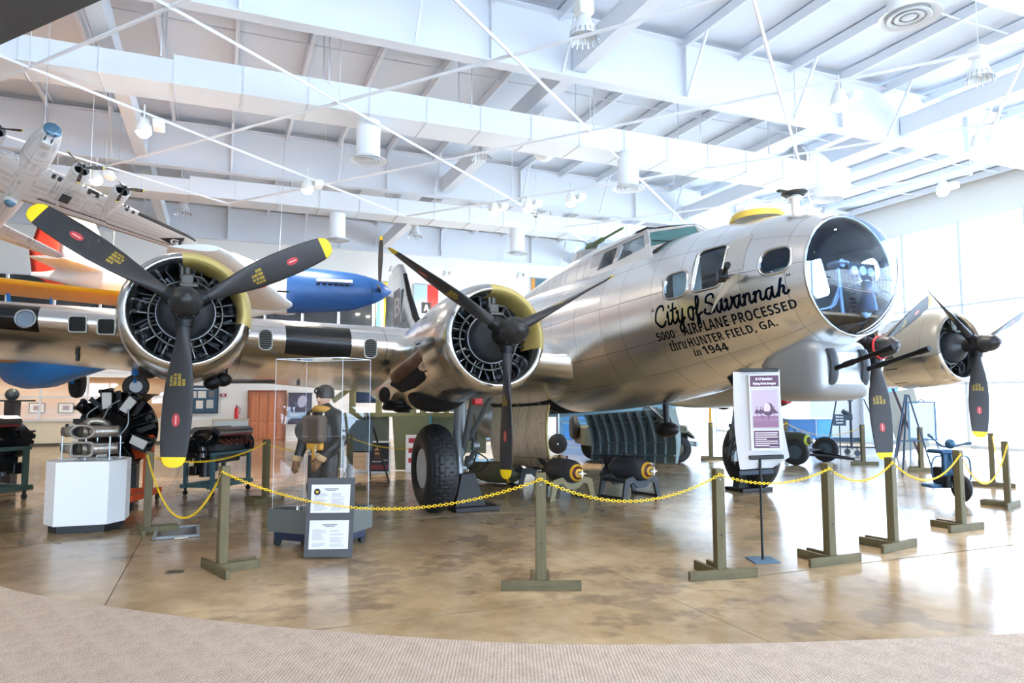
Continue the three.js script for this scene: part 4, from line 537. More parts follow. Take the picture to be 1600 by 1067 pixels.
for (const [a, b, y, lab] of [[5.5, 10.1, 8.0, 'ribbed conical high bay lamp at top centre against the nearest girder'], [5.92, 16.3, 8.0, 'ribbed conical high bay lamp hanging under the sloping beam at upper centre'], [6.58, 25.4, 8.0, 'small ribbed conical lamp far back over the blue-nosed fighter propeller'], [16.14, 16.3, 8.05, 'ribbed conical lamp just above the bomber nose mast'], [13.4, 8.7, 8.1, 'ribbed conical high bay lamp at upper right behind a lattice pipe'], [-1.3, 25.1, 8.0, 'conical lamp at far left below the sloping beam end']]) highbay(a, b, y, lab);
{ const g = thing('globe_lamp', 'white globe lamp under a square mount at upper centre', 'ceiling lamp', hp(7.47, 15.9, 8.0), HALL); part(g, 'mount', [rbox(.55, .1, .5, .03, 0, .42, 0), rod(V3(0, .4, 0), V3(0, 1.5, 0), .012)], canM); part(g, 'neck', cyl(.1, .12, .14, 0, .32, 0), M(0x9ab0bc, .3, .5)); part(g, 'collar', cyl(.29, .29, .04, 0, .22, 0, 0, 0, 0, 28), ringM); part(g, 'globe', sph(.28, 0, .06, 0, 1, .95, 1, 24), M(0xf6f7f8, .25));
  const s = thing('ball_sensor', 'small grey ball sensor on the second girder beside the glaring spotlights', 'sensor', hp(8.2, 18.0, 6.98), HALL); part(s, 'ball', sph(.075, 0, 0, 0, 1, 1, 1, 16), steel); part(s, 'stem', rod(V3(0, .06, 0), V3(0, 1.2, 0), .008), canM); }
// ---------- olive posts and yellow chains ----------
const woodOlive = new THREE.MeshStandardMaterial({ map: (() => { const A = noiseField(128, [3, 6, 14, 40], 61); return dataTex(128, (k, i, j) => { const v = (A[(j >> 4) * 128 + i] - .5) * 34 + (A[k] - .5) * 26; return [cl(94 + v), cl(84 + v), cl(54 + v)]; }, true); })(), roughness: .62 });
const PH = 1.06;
const POSTS = [ // X, Z, turn of the front foot, label
  [-4.80, 9.42, -1.0, 'olive post behind the dark plaque that lies on the floor'], [-2.97, 7.36, -.85, 'olive post between the floor plaque and the glass display case'], [.27, 6.72, 0, 'nearest olive post, below the inner left propeller, its foot square to the view'],
  [2.06, 7.13, .23, 'olive post just left of the white poster stand'], [3.42, 7.73, .42, 'olive post just right of the white poster stand'], [4.50, 8.47, .59, 'second olive post to the right of the poster stand'],
  [6.05, 9.65, .46, 'olive post standing in front of the handlebar machine at right'], [8.10, 11.67, .72, 'rightmost olive post at the frame edge'], [9.68, 14.35, -.6, 'olive post farther back near the right frame edge, partly behind another'],
  [-4.2, 12.16, 1.15, 'dark olive post between the V-engine and the display case'], [-3.17, 13.9, -.2, 'olive post seen through the right side of the glass display case'], [5.74, 20.5, .3, 'far olive post under the bomber nose with a yellow strap above'], [8.5, 22.0, .3, 'far olive post seen just right of the poster'], [9.39, 19.01, 0, 'olive post under the chin turret before the black tripod'], [9.95, 17.3, 0, 'olive post behind the black easel at right'], [-1.2, 16.4, 0, 'olive post behind the landing gear with a short dark foot']];
const postTop = [];
let post0 = null;
POSTS.forEach(([X, Z, t, lab], i) => {
  let o; if (!post0) { o = post0 = thing('barrier_post', lab, 'post', wp(X, Z), t, 'olive barrier posts'); part(o, 'upright', rbox(.098, PH - .012, .09, .006, 0, PH / 2 + .012, 0), woodOlive); part(o, 'front_foot', rbox(.74, .09, .04, .004, 0, .046, .068), woodOlive); part(o, 'side_foot', rbox(.04, .09, .42, .004, -.07, .046, -.165), woodOlive); part(o, 'side_foot', rbox(.04, .09, .42, .004, .07, .046, -.165), woodOlive); part(o, 'bolt', [cyl(.008, .008, .01, 0, .42, .047, PI / 2, 0, 0, 8)], black); part(o, 'bolt', cyl(.008, .008, .01, 0, PH - .1, .047, PI / 2, 0, 0, 8), steel); }
  else o = copyOf(post0, wp(X, Z), t, lab);
  postTop.push(V3(X, PH - .05, -Z));
});
const linkG = new THREE.TorusGeometry(.0125, .0036, 6, 10); linkG.scale(1.45, 1, 1);
function chain(a, b, sag, lab) {
  const N = 40, pts = []; for (let i = 0; i <= N; i++) { const t = i / N, p = a.clone().lerp(b, t); p.y -= sag * 4 * t * (1 - t); pts.push(p); }
  const cv = new THREE.CatmullRomCurve3(pts), L = cv.getLength(), n = Math.round(L / .029), gs = [];
  for (let i = 0; i <= n; i++) { const p = cv.getPointAt(i / n), d = cv.getTangentAt(Math.min(.999, i / n)); const g = linkG.clone(); g.rotateX(i % 2 ? PI / 2 : 0); g.applyQuaternion(new THREE.Quaternion().setFromUnitVectors(V3(1, 0, 0), d)); gs.push(g.translate(p.x - a.x, p.y - a.y, p.z - a.z)); }
  const c = thing('chain', lab, 'chain', a, 0, 'yellow barrier chains'); const m = part(c, 'links', gs, yellow); m.userData.kind = 'stuff'; return c;
}
const off = (i, dx = 0, dz = .055) => postTop[i].clone().add(V3(dx, 0, dz));
for (const [i, j, s, lab] of [[0, 1, .62, 'yellow chain hanging deepest, in front of the white pedestal and floor plaque'], [1, 2, .32, 'long yellow chain crossing in front of the glass display case and main wheel'], [2, 3, .23, 'yellow chain below the two bombs on their stands'], [3, 4, .12, 'yellow chain crossing the foot of the white poster'], [4, 5, .17, 'yellow chain right of the poster, before the small black trailer wheels'], [5, 6, .27, 'yellow chain between the easel and the handlebar machine'], [6, 7, .5, 'yellow chain washed out by daylight at far right'], [7, 8, .45, 'short yellow chain at the right frame edge'], [0, 9, .18, 'yellow chain running behind the lowered propeller tip to the dark post'], [9, 10, .2, 'yellow chain passing behind the mannequin case'], [11, 12, .35, 'far yellow chain behind the white poster'], [12, 13, .3, 'far yellow chain below the chin turret'], [10, 15, .3, 'yellow chain looping before the olive kiosk panel']]) chain(off(i), off(j), s, lab);
{ const s = thing('yellow_strap', 'yellow webbing strap hanging above the far post under the bomber nose', 'strap', V3(5.74, 1.02, -20.5)); part(s, 'strap_band', box(.07, .95, .02, 0, .5, .0), M(0xe0a51a, .6)); part(s, 'strap_buckle', rbox(.2, .12, .06, .02, 0, 1.0, 0), M(0xd89a18, .5)); }
// ---------- pedestal with exhaust stacks ----------
{
  const pd = thing('pedestal', 'white faceted display pedestal on a black plinth at left', 'pedestal', wp(-5.82, 9.82), .35), o = [[-.56, -.2], [-.36, -.5], [.36, -.5], [.56, -.2], [.56, .2], [.36, .5], [-.36, .5], [-.56, .2]];
  pd.scale.set(.85, 1, .9); part(pd, 'plinth', ext(o.map(p => [p[0] * .9, p[1] * .9]), .1).rotateX(-PI / 2), black); part(pd, 'body', ext(o, .82, .004).rotateX(-PI / 2).translate(0, .105, 0), M(0xf0efec, .35)); 
  const rk = thing('display_rack', 'clear rack of rods holding two exhaust stacks on the white pedestal', 'rack', wp(-5.74, 9.74, .935), .1), cr = M(0xb9c4cc, .15, .6); rk.scale.setScalar(.88);
  for (const x of [-.36, -.02, .33]) for (const z of [-.16, .2]) part(rk, 'rack_post', rod(V3(x, 0, z), V3(x, .36, z), .012), cr);
  for (const z of [-.16, .2]) for (const y of [.02, .24]) part(rk, 'rack_rail', rod(V3(-.4, y, z), V3(.38, y, z), .008), cr);
  const ex = new THREE.MeshStandardMaterial({ map: (() => { const A = noiseField(128, [3, 8, 20, 50], 28); return dataTex(128, k => { const v = A[k] * 110 - 55; return [cl(142 + v), cl(132 + v), cl(120 + v)]; }, true); })(), roughness: .35, metalness: .8 });
  const stack = (lab, y, rx, ry, sq) => { const s = thing('exhaust_stack', lab, 'engine part', wp(-5.78, 9.68, .935 + y), .42); s.scale.setScalar(.9); const ring = (sx, sy, z, x) => { const r = []; for (let k = 0; k < 28; k++) { const a = k / 28 * 2 * PI, c = Math.cos(a), q = Math.sin(a), e = sq ? .35 : 1; r.push(V3(x + sx * Math.sign(c) * Math.abs(c) ** e, sy * Math.sign(q) * Math.abs(q) ** e, z)); } return r; };
    part(s, 'flange', loft([ring(rx, ry, .16, -.06), ring(rx, ry, .2, -.06), ring(rx * .78, ry * .72, .2, -.06), ring(rx * .78, ry * .72, .1, -.06), ring(rx * .9, ry * .85, .1, -.06)], { caps: false }), M(0xa59c90, .5, .4)); part(s, 'mouth', loft([ring(rx * .78, ry * .72, .11, -.06), ring(rx * .7, ry * .6, .05, -.06)], {}), dark);
    const ar = []; for (let i = 0; i <= 14; i++) { const t = i / 14, r = []; for (let k = 0; k < 18; k++) { const a = k / 18 * 2 * PI, rr0 = .085 + .05 * (1 - t) ** 3; r.push(V3(-.1 + .5 * t + (t < .2 ? Math.cos(a) * .06 : 0), rr0 * Math.sin(a) * (ry / .11), .1 - .12 * t + rr0 * Math.cos(a) * .9)); } ar.push(r); } part(s, 'pipe', loft(ar), ex); part(s, 'elbow', loft([[-.08, .1, .1], [-.2, .08, .0], [-.3, .075, -.1], [-.36, .07, -.14]].map(([x, r, z]) => { const o = []; for (let k = 0; k < 16; k++) { const a = k / 16 * 2 * PI; o.push(V3(x + r * .5 * Math.cos(a), r * Math.sin(a), z + r * Math.cos(a))); } return o; })), ex); return s; };
  stack('upper exhaust stack with oval mouth on the white pedestal', .38, .17, .11, false); stack('lower exhaust stack with rounded square mouth on the white pedestal', .15, .155, .115, true);
  const sm = thing('exhaust_fitting', 'small bent exhaust fitting resting on top of the upper stack', 'engine part', wp(-5.7, 9.7, 1.4), .4); part(sm, 'bend', tube([V3(-.12, .0, .05), V3(-.06, .05, .02), V3(.06, .05, 0), V3(.12, .0, -.05)], .05, 16, 12), ex); part(sm, 'collar', tor(.055, .014, .13, -.01, -.05, 0, 1.1), ex);
}
// ---------- engines on stands ----------
function caster(p, x, z) { part(p, 'caster', [cyl(.055, .055, .035, x, .056, z, 0, 0, PI / 2, 16), box(.05, .09, .03, x, .12, z)], black); }
{
  const g = thing('radial_engine_stand', 'orange upright engine stand on casters behind the white pedestal', 'stand', wp(-6.42, 12.0), .1);
  for (const x of [-.28, .28]) { part(g, 'upright', rbox(.14, 1.0, .1, .01, x, .63, 0), orange); part(g, 'foot_beam', rbox(.1, .1, 1.2, .01, x, .17, .1), orange); for (const z of [-.42, .62]) caster(g, x, z); } part(g, 'cross_beam', rbox(.7, .1, .1, .01, 0, .2, -.1), orange); part(g, 'mount_plate', rbox(.66, .4, .04, .01, 0, .95, -.03), orange);
  const r = thing('aircraft_engine', 'black radial engine on the orange stand, cut open to show white sections', 'engine', wp(-6.62, 11.75, 1.24), .15);
  part(r, 'crankcase', [crankGeo.clone(), latZ([[0, -.2], [.34, -.2], [.36, -.45], [.2, -.6], [0, -.6]], 32)], engineBlack);
  for (let k = 0; k < 9; k++) { const a = k / 9 * 2 * PI + .17, X = q => { const c = q.clone(); c.scale(1.12, 1.22, 1.12); return c.rotateZ(a); }; part(r, 'cylinder', X(cylGeo), engineBlack); part(r, 'push_rods', X(pushGeo), engineBlack); for (const q of rockGeos) part(r, 'rocker_cover', X(q), engineBlack); if (k % 2 === 0) part(r, 'cutaway_section', X(ext([[-.05, .3], [.07, .3], [.1, .5], [-.03, .52]], .03).translate(0, 0, .1)), M(0xd9d4c8, .5)); part(r, 'baffle', X(box(.07, .24, .02, .13, .4, -.05)), black); }
  part(r, 'rear_shroud', latZ([[.0, -.3], [.5, -.3], [.62, -.22], [.64, -.24], [.52, -.34], [0, -.36]], 36), engineBlack); part(r, 'nose_case', latZ([[0, .62], [.06, .62], [.08, .5], [.16, .42], [.2, .3]], 24), darkMetal); part(r, 'fuel_lines', [tube([V3(-.2, .1, .3), V3(-.3, .25, .25), V3(-.15, .4, .22)], .014), tube([V3(.2, -.1, .3), V3(.32, .1, .25), V3(.3, .35, .2)], .014), tube([V3(.0, .2, .4), V3(.06, .4, .3), V3(.16, .5, .2)], .014)], steel);
}
function vEngine(lab, standLab, X, Z, turn, tealM, s = 1) {
  const st = thing('engine_stand', standLab, 'stand', wp(X, Z), turn); st.scale.setScalar(s);
  for (const x of [-.62, .62]) for (const z of [-.34, .34]) { part(st, 'upright', rbox(.08, .72, .08, .008, x, .55, z), tealM); caster(st, x, z); } for (const z of [-.34, .34]) { part(st, 'lower_rail', rbox(1.5, .09, .08, .008, 0, .21, z), tealM); part(st, 'upper_rail', rbox(1.4, .07, .07, .008, 0, .9, z), tealM); } for (const x of [-.62, .62]) part(st, 'cross_rail', rbox(.08, .08, .7, .008, x, .22, 0), tealM);
  const e = thing('aircraft_engine', lab, 'engine', wp(X, Z, .94 * s), turn); e.scale.setScalar(s);
  part(e, 'crankcase', [rbox(1.25, .34, .42, .05, .05, .05, 0), rbox(.9, .22, .34, .04, .1, -.16, 0)], engineBlack);
  for (const sg of [1, -1]) { const b = part(e, 'cylinder_bank', rbox(1.1, .24, .22, .03, .1, .3, sg * .2, sg * .5), engineBlack); part(e, 'valve_cover', tr(ext([[-.12, 0], [.12, 0], [.1, .07], [.05, .1], [-.05, .1], [-.1, .07]], 1.16, .006).rotateY(PI / 2).translate(-.48, 0, 0), .0, .41, sg * .27, sg * .5), M(0x8b8f92, .25, .9)); for (let k = 0; k < 6; k++) part(e, 'exhaust_stub', rod(V3(-.36 + k * .18, .24, sg * .3), V3(-.36 + k * .18, .16, sg * .46), .035, 10), sg > 0 ? M(0x6e3a30, .45, .4) : darkMetal); part(e, 'ignition_tube', rod(V3(-.42, .36, sg * .4), V3(.6, .36, sg * .4), .018), M(0x8c2f2a, .5)); }
  part(e, 'gear_case', [cyl(.3, .32, .2, -.62, .08, 0, 0, 0, PI / 2, 28), cyl(.14, .18, .16, -.78, .14, 0, 0, 0, PI / 2, 24), cyl(.05, .05, .2, -.9, .14, 0, 0, 0, PI / 2)], engineBlack);
  part(e, 'supercharger', [cyl(.3, .3, .16, .78, .1, 0, 0, 0, PI / 2, 28), tor(.24, .07, .84, .1, 0, 0, PI / 2)], darkMetal);
  const sv = seed; seed = Math.round(X * -100) + 9; for (let k = 0; k < 16; k++) { const a = rr(0, 2 * PI), r = rr(.14, .3), y = .08 + r * Math.sin(a), z = r * Math.cos(a); part(e, 'accessory', rnd() < .5 ? rbox(rr(.06, .14), rr(.06, .14), rr(.06, .14), .015, -.72 - rr(0, .06), y, z) : cyl(rr(.025, .05), rr(.025, .05), .12, -.76, y, z, 0, 0, PI / 2, 12), rnd() < .3 ? steel : darkMetal); } for (let k = 0; k < 7; k++) part(e, 'hose', tube([V3(-.7, rr(-.1, .35), rr(-.3, .3)), V3(rr(-.8, -.6), rr(-.2, .5), rr(-.4, .4)), V3(rr(-.5, 0), rr(.1, .5), rr(-.35, .35))], rr(.01, .022), 16, 6), rnd() < .3 ? steel : black); seed = sv;
  part(e, 'sump', [rbox(.5, .3, .3, .05, -.4, -.3, 0), cyl(.1, .12, .3, -.55, -.38, .1), rbox(.2, .2, .2, .03, -.62, -.4, -.1)], engineBlack);
}
vEngine('black V-engine with metal valve covers on the teal stand right of the lowered propeller', 'teal wheeled stand under the V-engine right of the lowered propeller', -5.55, 13.45, 1.3, teal, .84);
vEngine('black engine cut off by the left frame edge, with grey cover', 'green wheeled stand at the left frame edge', -9.05, 12.0, -1.9, M(0x3c5147, .55));
// ---------- display case with flight suit mannequin ----------
const caseT = -.36, caseP = wp(-2.33, 8.72);
{
  const c = thing('display_case', 'grey low display case on casters with a tall clear acrylic box', 'display case', caseP, caseT), gm = M(0x5d625d, .45);
  part(c, 'plinth', rbox(.92, .1, .58, .01, 0, .13, 0), navy); for (const x of [-.42, .42]) for (const z of [-.26, .26]) caster(c, x, z);
  for (const [w, d, x, z] of [[1.02, .02, 0, .34], [1.02, .02, 0, -.34], [.02, .66, .5, 0], [.02, .66, -.5, 0]]) part(c, 'side_panel', box(w, .27, d, x, .315, z), gm); for (const [w, d, x, z] of [[.94, .05, 0, .3], [.94, .05, 0, -.3], [.05, .56, .46, 0], [.05, .56, -.46, 0]]) part(c, 'inner_lip', box(w, .03, d, x, .42, z), M(0x4c5254, .5)); part(c, 'case_floor', box(.98, .02, .64, 0, .2, 0), M(0x33383b, .7));
  const A = part(c, 'acrylic_box', box(.96, 1.8, .6, 0, 1.345, 0), acrylic); 
  for (const x of [-.48, .48]) for (const z of [-.3, .3]) part(c, 'acrylic_edge', box(.004, 1.8, .004, x, 1.345, z), M(0xdff0f6, .2)); for (const z of [-.3, .3]) part(c, 'acrylic_edge', box(.96, .008, .008, 0, 2.245, z), M(0xeef6fa, .2)); for (const x of [-.48, .48]) part(c, 'acrylic_edge', box(.008, .008, .6, x, 2.245, 0), M(0xeef6fa, .2));
  part(c, 'mannequin_base', rbox(.42, .05, .34, .02, .05, .235, 0), black);
}
function metab(bones, lo, hi, cell, k = .05) { // smooth union of tapered capsules on a grid
  const size = Math.max(hi.x - lo.x, hi.y - lo.y, hi.z - lo.z), n = Math.ceil(size / cell), mc = new MarchingCubes(n, new THREE.MeshBasicMaterial(), false, false, 400000), ctr = lo.clone().add(hi).multiplyScalar(.5), half = size / 2, p = V3(0, 0, 0), ab = V3(0, 0, 0), ap = V3(0, 0, 0);
  mc.isolation = 0;
  for (let z = 0; z < n; z++) for (let y = 0; y < n; y++) for (let x = 0; x < n; x++) { p.set((x - n / 2) / (n / 2) * half + ctr.x, (y - n / 2) / (n / 2) * half + ctr.y, (z - n / 2) / (n / 2) * half + ctr.z); let d = 1e3; for (const [a, b, r0, r1, sz] of bones) { ab.subVectors(b, a); ap.subVectors(p, a); const t = Math.max(0, Math.min(1, ap.dot(ab) / Math.max(1e-9, ab.lengthSq()))); ap.addScaledVector(ab, -t); if (sz) ap.z /= sz; const q = ap.length() - (r0 + (r1 - r0) * t), h = Math.max(0, Math.min(1, .5 + .5 * (d - q) / k)); d = d > 500 ? q : d * (1 - h) + q * h - k * h * (1 - h); } mc.field[x + y * n + z * n * n] = -d; }
  mc.update(); const c = mc.count, g = new THREE.BufferGeometry(); const P = new Float32Array(c * 3), N = new Float32Array(c * 3);
  for (let i = 0; i < c; i++) { P[i * 3] = mc.positionArray[i * 3] * half + ctr.x; P[i * 3 + 1] = mc.positionArray[i * 3 + 1] * half + ctr.y; P[i * 3 + 2] = mc.positionArray[i * 3 + 2] * half + ctr.z; N[i * 3] = mc.normalArray[i * 3]; N[i * 3 + 1] = mc.normalArray[i * 3 + 1]; N[i * 3 + 2] = mc.normalArray[i * 3 + 2]; }
  g.setAttribute('position', new THREE.BufferAttribute(P, 3)); g.setAttribute('normal', new THREE.BufferAttribute(N, 3)); return g;
}
{
  const m = thing('mannequin', 'mannequin in dark leather flight suit with brown gloves standing inside the clear display case', 'mannequin', caseP.clone().add(V3(.02, .17, 0)), -.5);
  const B = (a, b, r0, r1, sz) => [V3(...a), V3(...b), r0, r1, sz];
    const body = metab([B([0, .95, 0], [0, 1.18, .01], .155, .15, .8), B([0, 1.18, .01], [0, 1.36, 0], .16, .17, .8), B([-.13, 1.38, 0], [.13, 1.38, 0], .095, .095), B([0, 1.4, 0], [0, 1.5, .01], .075, .065), B([-.1, .92, 0], [-.12, .5, .02], .115, .09), B([.1, .92, 0], [.12, .5, .02], .115, .09), B([-.12, .5, .02], [-.13, .1, -.02], .09, .07), B([.12, .5, .02], [.13, .1, -.02], .09, .07), B([-.13, .07, -.02], [-.15, .05, .14], .06, .05), B([.13, .07, -.02], [.15, .05, .14], .06, .05), B([-.2, 1.37, 0], [-.3, 1.1, .02], .085, .07), B([-.3, 1.1, .02], [-.33, .86, .1], .072, .055), B([.2, 1.37, 0], [.27, 1.1, -.02], .085, .07), B([.27, 1.1, -.02], [.14, .9, .17], .072, .055)], V3(-.48, -.02, -.3), V3(.48, 1.6, .4), .02);
  part(m, 'flight_suit', body, M(0x17110e, .5));
  const skinM = M(0xc99f83, .6), head = metab([B([0, 1.6, .02], [0, 1.66, .01], .075, .085), B([0, 1.53, .04], [0, 1.57, .05], .045, .055), B([0, 1.5, 0], [0, 1.56, .01], .055, .06), B([0, 1.6, .1], [0, 1.575, .118], .012, .016), B([-.082, 1.6, 0], [-.085, 1.63, -.005], .014, .018), B([.082, 1.6, 0], [.085, 1.63, -.005], .014, .018)], V3(-.14, 1.44, -.14), V3(.14, 1.78, .16), .009, .02);
  const hd = part(m, 'head', head, skinM); for (const x of [-.032, .032]) part(hd, 'eye', sph(.012, x, 1.625, .092), M(0x2a1f1a, .3)); part(hd, 'mouth', rbox(.045, .008, .01, .003, 0, 1.54, .098), M(0x8d4d44, .6));
  const cap = part(m, 'leather_cap', lat([[.104, -.06], [.108, 0], [.098, .06], [.06, .1], [0, .115]], 24).scale(1, 1, 1.06).translate(0, 1.655, -.005), M(0x2b211c, .55)); part(cap, 'goggles', [tor(.034, .01, -.04, 1.69, .098, -.3), tor(.034, .01, .04, 1.69, .098, -.3)], darkMetal);
  const gl = M(0x7a5230, .6);
  for (const [s, w, f] of [[-1, [-.335, .85, .11], [-.345, .66, .14]], [1, [.13, .885, .185], [.06, .74, .24]]]) { const W = V3(...w), F = V3(...f), dr = F.clone().sub(W).normalize(), sd = V3(0, 0, 1).cross(dr).normalize(), bn = [[W, W.clone().addScaledVector(dr, .09), .05, .045]]; for (let k = 0; k < 4; k++) { const o = W.clone().addScaledVector(dr, .09).addScaledVector(sd, (k - 1.5) * .024), l = [.07, .085, .08, .06][k]; bn.push([o, o.clone().addScaledVector(dr, l * .55).add(V3(0, 0, .008)), .0145, .013], [o.clone().addScaledVector(dr, l * .55).add(V3(0, 0, .008)), o.clone().addScaledVector(dr, l).add(V3(0, 0, -.01)), .013, .011]); } const th = W.clone().addScaledVector(dr, .03).addScaledVector(sd, -s * .045); bn.push([th, th.clone().addScaledVector(dr, .06).addScaledVector(sd, -s * .03).add(V3(0, 0, .02)), .018, .014]);
    const c = W.clone().addScaledVector(dr, .08); part(m, 'glove', metab(bn, c.clone().addScalar(-.15), c.clone().addScalar(.15), .006, .015), gl); part(m, 'glove_cuff', lat([[.052, -.03], [.066, -.02], [.068, .03], [.056, .04]], 18).applyQuaternion(new THREE.Quaternion().setFromUnitVectors(V3(0, -1, 0), dr)).translate(W.x, W.y, W.z), M(0xb59368, .8)); }
  part(m, 'fur_collar', tor(.11, .045, 0, 1.44, .0, PI / 2 - .25), M(0xb98a3c, .95)); part(m, 'harness', [tube([V3(-.1, 1.42, .12), V3(-.09, 1.2, .16), V3(-.08, .95, .16)], .014), tube([V3(.1, 1.42, .12), V3(.09, 1.2, .16), V3(.02, .95, .17)], .014), tor(.165, .016, 0, .92, .0, PI / 2)], M(0xc9bfa6, .7)); part(m, 'life_vest', [rbox(.26, .14, .06, .03, 0, 1.04, .15), rbox(.05, .3, .03, .012, 0, .88, .17)], M(0xc8912a, .7)); part(m, 'chest_pack', rbox(.34, .34, .14, .05, -.02, 1.22, .15), M(0x56483c, .7)); part(m, 'oxygen_bag', [sph(.12, -.26, 1.2, .1, .8, 1, .8)], M(0x2a231f, .6));
}
// boards
const sheetTex = (seedN, emblem) => canv(512, 384, (g, w, h) => { g.fillStyle = '#d9d8d8'; g.fillRect(0, 0, w, h); const sv = seed; seed = seedN; g.fillStyle = 'rgba(90,90,94,.6)'; for (let c = 0; c < 2; c++) for (let k = 0; k < 16; k++) { if (rnd() < .14) continue; g.fillRect(40 + c * 230, 120 + k * 15, rr(110, 190), 5); } g.fillStyle = 'rgba(60,60,64,.8)'; g.fillRect(170, 55, 190, 12); g.fillRect(200, 78, 130, 9); seed = sv; });
{
  const b = thing('sign_board', 'dark grey board with two white text sheets leaning against the display case', 'sign', wp(-2.03, 7.93), .07); const R = new THREE.Group(); 
  const tilt = g => g.rotateX(-.16).translate(0, .02, 0);
  part(b, 'board', tilt(rbox(.53, .86, .025, .005, 0, .43, 0)), M(0x4b4c4f, .7)); for (const [y, sN] of [[.63, 3], [.24, 8]]) part(b, 'text_sheet', tilt(box(.43, .31, .003, 0, y, .015)), new THREE.MeshStandardMaterial({ map: sheetTex(sN), roughness: .6 }));
  part(b, 'emblem', tilt(mrg([cyl(.036, .036, .004, -.15, .705, .018, PI / 2)])), black); part(b, 'emblem_wings', tilt(mrg([ext([[-.022, .014], [0, -.02], [.022, .014], [.0, .004]], .003).translate(-.15, .705, .0195)])), yellow); part(b, 'back_strut', [rod(V3(0, .02, -.3), V3(0, .6, -.12), .012)], black);
  const p = thing('floor_plaque', 'grey framed dark text plaque lying on the floor by the olive post', 'plaque', wp(-4.4, 9.42), .42), f = M(0x8b9396, .4);
  part(p, 'frame', [box(.52, .03, .04, 0, .02, .37), box(.52, .03, .04, 0, .02, -.37), box(.04, .03, .78, .25, .02, 0), box(.04, .03, .78, -.25, .02, 0)], f); part(p, 'plaque_text', [box(.47, .014, .71, 0, .012, 0)], new THREE.MeshStandardMaterial({ roughness: .3, map: canv(256, 384, (g, w, h) => { g.fillStyle = '#2f3236'; g.fillRect(0, 0, w, h); g.fillStyle = '#c9cdd2'; g.fillRect(40, 30, 176, 14); for (let k = 0; k < 14; k++) g.fillRect(26, 70 + k * 20, 204 - (k * 37 % 60), 6); }) })); part(p, 'paper_slip', rbox(.16, .01, .06, .004, .06, .012, .44, 0, .1), M(0xe9dfc8, .8));
}
{ // poster on a stand
  const s = thing('poster_stand', 'white vinyl poster with purple panels on a black pole stand', 'poster', wp(2.74, 7.86), -.12); s.scale.x = .8; part(s, 'base_plate', rbox(.36, .012, .3, .004, 0, .007, 0, 0, .2), M(0x55758c, .5, .4)); part(s, 'pole', cyl(.018, .018, 1.12, .0, .57, 0), black); part(s, 'pole_joint', cyl(.024, .024, .06, 0, .86, 0), darkMetal); part(s, 'tray', rbox(.46, .045, .05, .01, .08, 1.12, .02, 0, 0, .03), black);
  part(s, 'vinyl_sheet', loft([[2.06, -.33, .30], [1.8, -.33, .3], [1.4, -.32, .34], [1.1, -.29, .4], [.98, -.27, .16]].map(([y, a, b], i) => seqU(0, 1, 8).map(t => V3(a + (b - a) * t, y + .02 * t, -.01 - .02 * Math.sin(t * 6 + i)))), { closed: false, caps: false }), M(0xc9c6c4, .7)); part(s, 'top_clip', rbox(.52, .04, .05, .01, .02, 2.08, .0), black); part(s, 'lower_bar', rbox(.46, .05, .03, .008, -.05, .95, -.01, 0, 0, .05), M(0x2b3a48, .5));
  const pt = canv(512, 1024, (g, w, h) => { g.fillStyle = '#c9c6c6'; g.fillRect(0, 0, w, h); g.fillStyle = '#56304b'; g.fillRect(22, 14, 468, 150); g.fillStyle = '#fff'; g.textAlign = 'center'; g.font = 'bold 44px sans-serif'; g.fillText('B-17 Bomber:', w / 2, 76); g.font = 'bold 40px sans-serif'; g.fillText('Flying Forts Images', w / 2, 136); g.strokeStyle = '#77707a'; g.lineWidth = 5; g.strokeRect(32, 190, 448, 540); g.fillStyle = '#b7a3b0'; g.fillRect(46, 205, 420, 510); g.fillStyle = '#8a6079'; g.fillRect(46, 560, 420, 155); g.fillStyle = '#8e6a82'; g.fillRect(46, 590, 420, 40); g.fillStyle = '#54344a'; g.beginPath(); g.ellipse(300, 470, 92, 88, 0, 0, 7); g.fill(); g.fillStyle = '#cdb9c6'; g.beginPath(); g.ellipse(282, 450, 58, 66, 0, 0, 7); g.fill(); g.fillStyle = '#54344a'; g.fillRect(80, 500, 380, 26); for (const x of [120, 180, 400]) { g.beginPath(); g.arc(x, 500, 30, 0, 7); g.fill(); g.fillRect(x - 4, 430, 8, 140); } g.fillRect(300, 550, 12, 60); g.fillRect(200, 540, 10, 60); g.fillStyle = '#56304b'; g.fillRect(50, 756, 412, 232); g.fillStyle = '#e9dde4'; for (let k = 0; k < 7; k++) g.fillRect(70, 780 + k * 28, [370, 360, 372, 190, 366, 372, 230][k], 11); g.fillRect(300, 968, 140, 6); });
  part(s, 'printed_panel', tr(box(.42, .84, .006, 0, 0, 0), .085, 1.61, .022, 0, 0, .015), [0, 1, 2, 3, 4, 5].map(i => i === 4 ? new THREE.MeshStandardMaterial({ map: pt, roughness: .5 }) : whiteD));
}
